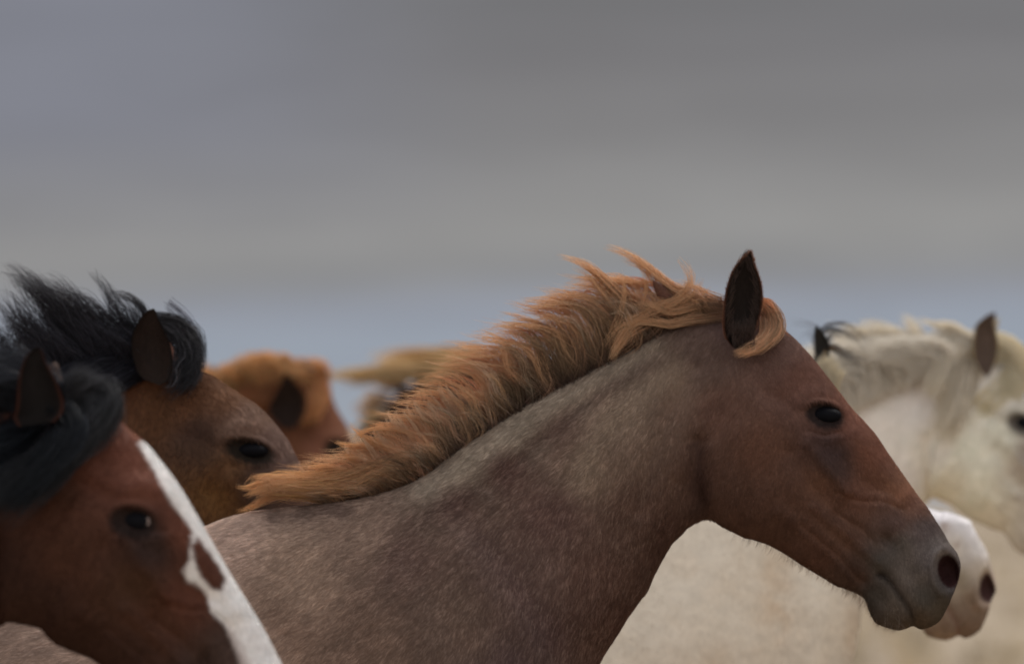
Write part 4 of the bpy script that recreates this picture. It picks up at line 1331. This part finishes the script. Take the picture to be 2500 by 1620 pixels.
    F.sheaf([(388,800),(424,826),(440,866),(430,905),(408,940),(384,962)], [(386,776),(448,788),(488,842),(489,900),(446,955),(396,992)],
            24, 34, -.0, -.115, (40, 39, 41), (28, 28, 31), jit=11, w=8, cv=.4, yw=.016, rad=.00045, ymid=-.05, wave=2)
    F.clump([(385,770),(420,800),(462,832),(492,862),(494,905)], 40, 5, 4, -.0, -.04, (44, 46, 56), (50, 52, 62), yw=.01, rad=.0005, mw=6)
    F.clump([(410,740),(450,775),(480,815),(490,850)], 26, 8, 4, -.0, -.02, (60, 60, 70), (70, 70, 80), yw=.01, rad=.0004, mw=8)
    F.build('forelock', M_BLACKHAIR, root)
    tail(pose, root, (34, 30, 30), (46, 42, 40), M_BLACKHAIR)

# ------------------------------------------------------------------ 4. the chestnut, blurred
def chestnut_horse():
    pose = Pose(eye=(823, 1103), s=.74, head=3, Y=6.5)
    root = horse_root('horse', pose, 'blurred chestnut horse with fluffy golden mane and white stripe, seen past the brown horse')
    nose = [(700,900),(745,896),(775,905),(795,925),(808,958),(820,991),(838,1022),(856,1048),(866,1064),(886,1100),(920,1160),(960,1230),(1010,1320)]
    ctrl = [(1850,1120,76,50,36),(1960,900,92,60,48),(1900,830,96,64,46),(1850,950,80,52,40),(2060,1000,88,60,50),(1760,1000,84,54,42),(1950,1010,96,64,54),(2020,1090,56,46,42),(1800,1250,76,48,36),(1500,1000,90,58,42),
            (2200,1300,80,54,44),(1200,1300,100,66,46),(-600,1700,96,62,44)]
    def paint(c, qx, qy, px, py):
        m = poly_mask(px, py, [(852,1050),(866,1044),(905,1110),(960,1220),(940,1230),(885,1130),(872,1090)], 3)
        return c * (1 - m[:, None]) + s2l((178, 160, 146)) * m[:, None]
    pig = make_pig(ctrl, paint=paint, lid=(34, 30, 27))
    mat = coat_material('chestnut_coat', .75, .04, .1, 700, .5)
    body, info = build_body('body', pose, root, mat, pig, step=9, ring=96, snaps=[('T', 12, 28, nose)])
    eyeball(info, root, 823, 1103, .026, .4)
    L = [(697,908),(690,920),(684,938),(668,964),(653,992),(653,1008),(669,1030),(692,1046)]
    R = [(699,908),(708,920),(720,932),(738,950),(749,974),(747,1000),(738,1025),(722,1044)]
    ear(pose, root, L, R, -.13, -.12, .42, (36, 26, 22), (70, 44, 34), (92, 58, 42))
    L2 = [(781,907),(773,925),(764,945),(756,975)]; R2 = [(783,908),(791,925),(798,948),(800,978)]
    ear(pose, root, L2, R2, .04, .07, .3, (100, 76, 56), (104, 78, 58), (90, 64, 48), back=True)
    H = Hair(pose, 51, 9)
    rr = np.random.default_rng(17)
    for k in range(120):
        x = rr.uniform(470, 775); base = np.interp(x, [470, 560, 650, 700, 775], [955, 985, 965, 945, 935])
        topy = np.interp(x, [470, 500, 560, 605, 625, 665, 735, 775], [898, 900, 926, 905, 888, 886, 902, 925])
        h = base - topy
        g = [(x + 10, base), (x + 12, base - h * .5), (x - 4, base - h * .85), (x - 28, base - h * rr.uniform(.7, 1.35)), (x - 48, base - h * rr.uniform(.4, 1.35))]
        sh = math.exp(rr.normal(0, .22))
        H.clump(g, 26, 9, rr.uniform(2, 6), -.01, rr.uniform(-.08, .04), tuple(np.array((126, 92, 64)) * sh), cap(np.array((204, 168, 120)) * sh, 230), yw=.02, rad=.0009, mw=9)
    for k in range(16):      # shaggy locks tossed up
        x = 520 + k * 17 + rr.uniform(-8, 8); base = np.interp(x, [470, 560, 650, 700, 790], [935, 945, 920, 910, 925])
        h = rr.uniform(22, 52)
        sh = rr.uniform(.75, 1.15)
        H.clump([(x + 16, base), (x + 14, base - h * .5), (x, base - h), (x - 26, base - h * rr.uniform(1, 1.35))], 60, 8, 3, -.02, rr.uniform(-.08, 0), (130, 92, 62), cap(np.array((204, 164, 112)) * sh, 230), yw=.015, rad=.0009, mw=8)
    for k in range(26):      # forelock blown down beside the ear
        x = rr.uniform(745, 790)
        g = [(x - 10, 915), (x + 6, 945), (x, 985), (x - rr.uniform(5, 40), 1040)]
        H.clump(g, 30, 8, 6, -.02, -.09, (146, 104, 70), (164, 122, 80), yw=.01, rad=.0009, mw=8)
    for k in range(24):
        x = rr.uniform(610, 690)
        g = [(x, 945), (x - 20, 965), (x - 50, 985), (x - 80, 990)]
        H.clump(g, 26, 9, 8, -.03, -.09, (110, 70, 46), (130, 88, 58), yw=.01, rad=.0009, mw=8)
    H.clump([(660,900),(630,885),(612,872),(600,868)], 90, 8, 4, -.01, 0, (170, 130, 86), (190, 150, 100), rad=.0009, mw=7)
    H.build('mane', M_STRAND, root)
    tail(pose, root, (150, 104, 66), (180, 138, 90), M_STRAND)

# ------------------------------------------------------------------ 5. the flaxen-maned horse farthest back
def flaxen_horse():
    pose = Pose(eye=(1372, 1095), s=.68, head=9, Y=9.0)
    root = horse_root('horse', pose, 'farthest blurred dark chestnut horse with pale flaxen mane streaming back above the roan mane')
    ctrl = [(1850,1120,84,60,48),(1500,1000,76,54,48),(1300,1100,58,42,38),(1200,1200,66,48,42),(1400,940,44,33,30),(1250,1020,46,35,31),(1120,1110,56,42,37),(2200,1300,80,58,48),(600,1400,90,64,52),(-600,1700,88,62,50)]
    pig = make_pig(ctrl)
    mat = coat_material('dark_chestnut_coat', .8, .04, .2, 700)
    body, info = build_body('body', pose, root, mat, pig, step=10, ring=80, snaps=[('T', 31, 38, [(1170,905),(1109,912),(1060,922),(1010,936),(968,960),(930,1000),(890,1042),(840,1085)])])
    eyeball(info, root, 1372, 1095, .026, .4)
    c = lambda x, y: tuple(pose.head_pt(x, y))
    L = [c(*p) for p in [(1760,640),(1745,655),(1730,690),(1725,740),(1735,790),(1770,815)]]
    R = [c(*p) for p in [(1762,640),(1785,670),(1800,710),(1805,750),(1800,790),(1785,815)]]
    ear(pose, root, L, R, -.05, -.075, .4, (40, 30, 26), (80, 56, 46), (80, 56, 46))
    ear(pose, root, L, R, .05, .075, .4, (40, 30, 26), (80, 56, 46), (80, 56, 46), back=True)
    H = Hair(pose, 61, 10)
    rr = np.random.default_rng(18)
    cr = catmull(np.array([(1190,890),(1110,905),(1060,916),(1010,930),(965,958),(910,1015)], float), [8] * 5)
    for k in range(80):
        i = rr.integers(0, len(cr)); x, y = cr[i]
        if x < 1030 and k % 4: continue
        y += 4; up_ = np.interp(x, [840, 900, 1000, 1080, 1180], [14, 16, 22, 44, 40]) * rr.uniform(.35, 1.1)
        L_ = np.interp(x, [840, 900, 1000, 1080, 1180], [20, 30, 50, 170, 200]) * rr.uniform(.4, 1)
        g = [(x, y), (x - 5, y - up_ * .7), (x - 30, y - up_), (x - 30 - L_ * .5, y - up_ - rr.uniform(-10, 10)), (x - 30 - L_, y - up_ + rr.uniform(-10, 12))]
        H.clump(g, 22, 8, 5, .02, rr.uniform(.01, .12), (128, 102, 70), (178, 152, 106), yw=.02, rad=.0009, mw=8)
    for g, n, rw, tw, mw in [
      ([(1075,925),(1020,912),(960,910),(880,914),(790,917)], 520, 8, 4, 9),
      ([(1060,930),(1000,918),(940,920),(890,930),(835,944)], 90, 5, 4, 5),
      ([(1180,900),(1140,885),(1105,885),(1070,905),(1040,925)], 260, 8, 6, 9),
      ([(1150,900),(1100,890),(1040,892),(980,888),(930,878),(895,866)], 70, 6, 4, 6),
      ([(1180,890),(1120,876),(1060,866),(1010,856)], 36, 6, 6, 7),
      ([(960,1010),(930,1008),(900,1022),(870,1042),(850,1060)], 60, 6, 6, 6)]:
        H.clump(g, n, rw, tw, -.01, -.03, (140, 118, 88), (182, 162, 124), yw=.03, rad=.0009, mw=mw)
    H.build('mane', M_STRAND, root)
    tail(pose, root, (140, 112, 78), (170, 142, 100), M_STRAND)

# ------------------------------------------------------------------ 6. the white horse on the right
def white_horse():
    pose = Pose(eye=(2488, 1035), s=.77, head=1, Y=4.4)
    root = horse_root('horse', pose, 'white horse with cream mane at the right edge, neck and chest behind the roan head')
    ctrl = [(1500,1000,176,168,160),(1400,1200,176,166,156),(1250,1400,176,168,158),(1600,1200,172,164,156),(1700,950,184,177,172),(1850,950,182,176,168),(1850,1120,178,174,160),(1750,1100,182,175,165),(1850,1250,178,172,156),
            (1780,1230,172,164,146),(1960,900,180,174,168),(1990,1000,130,124,112),(2060,1100,120,108,100),(1930,1050,162,158,144),(2100,1250,150,142,130),(2200,1350,120,108,100),(1450,1400,180,170,160),(1300,1550,168,158,146),
            (1000,1400,172,162,150),(600,1500,176,166,152),(0,1700,172,164,152),(-600,1700,172,164,152),(1560,1330,176,168,158)]
    def paint(c, qx, qy, px, py):
        m = np.clip(vnoise(px / 42, py / 55, 31) * .5 + vnoise(px / 16, py / 22, 32) * .3, 0, 1)[:, None] * .22
        c = c * (1 - m) + s2l((160, 138, 112)) * m
        for (x, y, r, k) in [(1762,1565,9,.45),(2010,1105,0,0),(2320,1150,7,.2),(2440,1240,6,.35),(2470,1150,10,.3),(2415,1290,5,.3),(2480,1215,9,.35),(1700,1500,5,.15)]:
            if r:
                g = np.exp(-(((px - x) ** 2 + (py - y) ** 2) / r ** 2) ** 1.3)[:, None] * k
                c = c * (1 - g) + s2l((110, 96, 92)) * g
        return c
    pig = make_pig(ctrl, paint=paint, lid=(60, 54, 50), mottle=.05, tint=(1.56, 1.57, 1.58))
    mat = coat_material('white_coat', .7, .1, .15, 600, .35)
    jaw = [(2255,1225),(2290,1211),(2320,1231),(2364,1262),(2405,1282),(2455,1302),(2500,1329),(2560,1355),(2620,1380)]
    chest = [(2262,1222),(2222,1270),(2185,1325),(2152,1385),(2122,1440),(2098,1500),(2084,1560),(2070,1620),(2030,1740),(1950,1850),(1830,1940)]
    body, info = build_body('body', pose, root, mat, pig, step=8, ring=112, snaps=[('B', 17, 29, jaw), ('B=', 29, 47, chest)], relief_amp=.4)
    eyeball(info, root, 2488, 1035, .026, .42)
    coat_hair(info, root, 40000, FLOW, lambda x, y: .014 + 0 * x, .0007, None, region=(1400, 760, 2540, 1660), var=.03, far_part=.05, sd=10)
    L = [(2429,762),(2412,768),(2396,780),(2381,796),(2375,833),(2377,871),(2390,897),(2404,918)]
    R = [(2431,763),(2430,778),(2428,792),(2435,821),(2438,846),(2433,876),(2422,905),(2412,920)]
    ear(pose, root, L, R, -.10, -.09, .38, (84, 70, 62), (150, 138, 118), (170, 152, 118))
    ear(pose, root, [(a + 14, b + 12) for a, b in L], [(a + 8, b + 12) for a, b in R], .05, .08, .3, (140, 130, 112), (150, 138, 118), (150, 134, 104), back=True)
    H = Hair(pose, 71, 11)
    rr = np.random.default_rng(19)
    H.top = .95; H.g = 3.4
    cr = catmull(np.array([(2400,868),(2330,885),(2280,905),(2228,930),(2152,962),(2076,998),(1990,1040),(1900,1090)], float), [8] * 7)
    for k in range(170):
        i = rr.integers(0, len(cr)); x, y = cr[i]
        up_ = np.interp(x, [1900, 2000, 2076, 2150, 2228, 2303, 2400], [150, 160, 165, 130, 100, 62, 50]) * rr.uniform(.45, 1.0)
        L_ = rr.uniform(30, 130)
        g = [(x, y - 2), (x - 4, y - up_ * .55), (x - 26, y - up_ * .9), (x - 30 - L_ * .6, y - up_ * 1.0), (x - 34 - L_, y - up_ * rr.uniform(.9, 1.1) - 6)]
        nearx = x > 2325
        H.clump(g, 14, 12, 6, -.02 if nearx else -.078, .02 if nearx else rr.uniform(-.14, -.03), (214, 209, 201), (228, 224, 217), yw=.015, rad=.0019, mw=10, cv=.08, wave=2)
    for g, n, rw, tw, mw in [
      ([(2400,850),(2366,826),(2330,802),(2278,792),(2240,780)], 160, 7, 4, 7),
      ([(2280,870),(2250,845),(2235,810),(2215,780),(2200,765)], 130, 8, 8, 9),
      ([(2290,860),(2230,840),(2180,815),(2130,795),(2090,790)], 170, 9, 6, 9),
      ([(2250,870),(2190,850),(2130,825),(2080,800),(2040,790)], 150, 10, 6, 9),
      ([(2200,890),(2130,860),(2060,830),(2010,805)], 200, 14, 8, 14),
      ([(2400,845),(2370,832),(2320,830),(2280,835),(2245,850)], 400, 10, 8, 12),
      ([(2380,850),(2340,860),(2310,885),(2290,930),(2270,980)], 520, 12, 10, 16),
      ([(2372,860),(2350,890),(2335,940),(2318,1000),(2290,1060)], 420, 10, 14, 16),
      ([(2385,880),(2370,920),(2350,970),(2320,1030),(2270,1080)], 300, 8, 14, 12),
    ]:
        H.clump(g, n // 2, rw, tw, -.05, -.13 if g[-1][1] > 900 else -.03, (212, 206, 196), (218, 212, 200), yw=.015, rad=.0016, mw=mw, cv=.08)
    H.build('mane', M_PALEHAIR, root)
    F = Hair(pose, 72, 11); F.top = .95; F.g = 3.2
    F.clump([(2420,835),(2450,836),(2480,868),(2500,905),(2470,930),(2420,965),(2370,990)], 220, 9, 11, .0, -.09, (204, 198, 182), (190, 178, 142), yw=.012, rad=.0014, lenv=(.6, 1), mw=17, ymid=-.02)
    F.clump([(2430,850),(2465,870),(2490,905),(2460,950),(2410,1000),(2360,1040)], 200, 12, 16, -.02, -.10, (214, 209, 196), (212, 206, 186), yw=.012, rad=.0014, lenv=(.6, 1), mw=18, ymid=-.06)
    F.clump([(2440,835),(2470,855),(2495,890),(2510,930)], 160, 10, 10, -.02, -.04, (206, 200, 186), (204, 196, 176), yw=.02, rad=.0014, mw=14)
    F.build('forelock', M_PALEHAIR, root)
    tail(pose, root, (180, 170, 148), (200, 190, 168), M_STRAND)

# ------------------------------------------------------------------ 7. the cream horse half hidden: muzzle and ear tip
def cream_horse():
    pose = Pose(eye=(2145, 1125), s=.834, head=-4, Y=2.4)
    # shift so the nostril falls where the muzzle shows
    n = pose.head_pt(2314, 1390)
    pose.t += np.array([2402, 1432]) - n
    root = horse_root('horse', pose, 'pink nosed white faced horse almost hidden behind the roan head, only muzzle showing')
    nose = [(1960,905),(2000,950),(2050,1000),(2100,1060),(2150,1120),(2200,1180),(2250,1240),(2275,1254),(2300,1250),(2322,1247),(2350,1252),(2371,1278),(2388,1309),(2408,1343),(2421,1386),(2431,1427),(2430,1444),(2415,1464)]
    chest = [(1905,1340),(1980,1378),(2040,1410),(2086,1444),(2101,1485),(2096,1545),(2080,1620),(2040,1740),(1960,1860),(1850,1950),(1720,2000)]
    ctrl = [(1500,1000,170,160,146),(1850,1120,170,160,148),(2200,1180,170,166,168),(2250,1230,172,168,168),(2290,1290,164,158,154),(2180,1300,142,134,124),(2220,1370,112,100,84),(2290,1340,132,119,104),
            (2260,1430,92,76,62),(2250,1490,88,71,58),(2180,1480,90,73,60),(2330,1430,94,77,64),(2340,1390,138,122,112),(2210,1290,150,142,134),(1200,1300,172,162,148),(1450,1400,168,158,144),(-600,1700,170,160,146),(600,1500,170,160,146)]
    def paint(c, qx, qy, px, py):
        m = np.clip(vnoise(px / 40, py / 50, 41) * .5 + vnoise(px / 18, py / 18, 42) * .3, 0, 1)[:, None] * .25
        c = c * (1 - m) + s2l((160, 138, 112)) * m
        for (x, y, rx, ry, k) in [(1888,1440,40,110,.5),(1925,1530,40,60,.3),(2075,1560,22,90,.45),(1720,1600,130,40,.3),(1650,1380,60,30,.15)]:  # tan dirt patches; shading along neck groove and chest edge is painted in too
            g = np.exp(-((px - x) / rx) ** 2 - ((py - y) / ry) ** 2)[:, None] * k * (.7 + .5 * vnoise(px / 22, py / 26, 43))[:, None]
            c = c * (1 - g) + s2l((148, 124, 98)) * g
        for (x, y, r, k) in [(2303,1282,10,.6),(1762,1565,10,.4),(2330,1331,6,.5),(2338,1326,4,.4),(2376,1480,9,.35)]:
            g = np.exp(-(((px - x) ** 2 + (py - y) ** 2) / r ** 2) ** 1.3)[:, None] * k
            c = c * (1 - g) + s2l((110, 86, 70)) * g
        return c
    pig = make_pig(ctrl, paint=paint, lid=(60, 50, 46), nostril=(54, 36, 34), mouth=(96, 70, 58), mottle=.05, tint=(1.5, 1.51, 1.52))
    def xtra(qx, qy, px, py):
        return (.016 * np.exp(-(seg_dist(px, py, [(2015,1440),(2000,1540),(1985,1680)]) / 36) ** 2) - .014 * np.exp(-(seg_dist(px, py, [(1915,1390),(1900,1520),(1880,1680)]) / 34) ** 2)
                + .012 * np.exp(-(seg_dist(px, py, [(1800,1330),(1700,1450),(1640,1600)]) / 70) ** 2))
    mat = coat_material('cream_coat', .65, .15, .15, 700, .35)
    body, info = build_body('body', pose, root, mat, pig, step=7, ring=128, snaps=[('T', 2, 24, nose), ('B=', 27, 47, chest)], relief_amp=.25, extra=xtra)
    e = pose.head_pt(2009, 1012)
    eyeball(info, root, e[0], e[1], .026, .42)
    coat_hair(info, root, 24000, FLOW, lambda x, y: .007 + 0 * x, .0005, None, region=(1500, 1240, 2450, 1660), var=.03, far_part=.05, sd=12)
    L = [(1993,792),(1989,803),(1987,818),(1988,838),(1990,870),(1988,915),(1985,955)]
    R = [(1995,793),(2004,805),(2014,818),(2024,838),(2026,870),(2020,915),(2014,955)]
    ear(pose, root, L, R, -.04, -.06, .35, (44, 42, 40), (60, 54, 50), (58, 52, 48))
    L2 = [(2004,815),(1996,845),(1990,900),(1980,950)]; R2 = [(2006,815),(2024,850),(2024,905),(2010,955)]
    ear(pose, root, L2, R2, .05, .07, .3, (84, 72, 58), (84, 72, 58), (88, 74, 56), back=True)
    H = Hair(pose, 81, 9)
    for g, n, w in [([(2000,945),(2004,870),(2004,812),(2040,796),(2080,806),(2110,832),(2132,856)], 90, 3), ([(2005,940),(2012,860),(2030,815),(2070,815),(2105,840),(2130,858)], 50, 3),
                    ([(1998,940),(2000,840),(1990,800),(1950,788),(1915,783)], 22, 3), ([(1992,940),(1995,860),(1985,815),(1965,815),(1958,835)], 40, 4),
                    ([(2002,940),(2010,860),(2030,845),(2060,862),(2095,880),(2125,888)], 130, 3), ([(1990,945),(1992,880),(1998,862),(2015,872),(2025,880)], 80, 4), ([(1995,945),(1996,880),(2010,868),(2040,888),(2055,894)], 30, 3)]:
        H.clump(g, int(n * .5), w, w * .7, -.02, -.03, (50, 46, 44), (70, 68, 70), yw=.01, rad=.0005, mw=w, wave=3)
    H.clump([(2004,940),(2010,865),(2035,848),(2060,860),(2072,868)], 30, 2, 2, -.03, -.04, (104, 76, 44), (112, 84, 50), yw=.004, rad=.0006, mw=2.5)
    for g in ([(2005,960),(2012,925),(2022,890),(2040,868)], [(2015,965),(2022,930),(2030,900),(2052,885)], [(1998,955),(2004,920),(2010,885),(2020,862)], [(2028,970),(2034,940),(2046,915),(2064,900)]):
        H.clump(g, 90, 8, 6, -.07, -.09, (190, 182, 166), (206, 199, 182), yw=.01, rad=.0012, mw=9)
    rr = np.random.default_rng(20)
    for k in range(60):
        q = pose.map(np.array([[1750 - k * 12, 775 + k * 6.0]]), np.array([min(1.6, .4 + k / 40)]))[0]
        H.clump([(q[0], q[1]), (q[0] - 14, q[1] - 20), (q[0] - 45, q[1] - 26), (q[0] - 90, q[1] - 16)], 26, 8, 7, -.01, -.03, (150, 140, 124), (170, 160, 140), rad=.0007, mw=8)
    H.build('mane', M_STRAND, root)
    tail(pose, root, (150, 140, 124), (180, 170, 150), M_STRAND)

roan_horse()
blaze_horse()
brown_horse()
chestnut_horse()
flaxen_horse()
white_horse()
cream_horse()
for o, loc in ROOTS:
    o.location = loc
    for ch in o.children:
        ch.matrix_parent_inverse = Matrix.Translation(Vector(loc)).inverted()
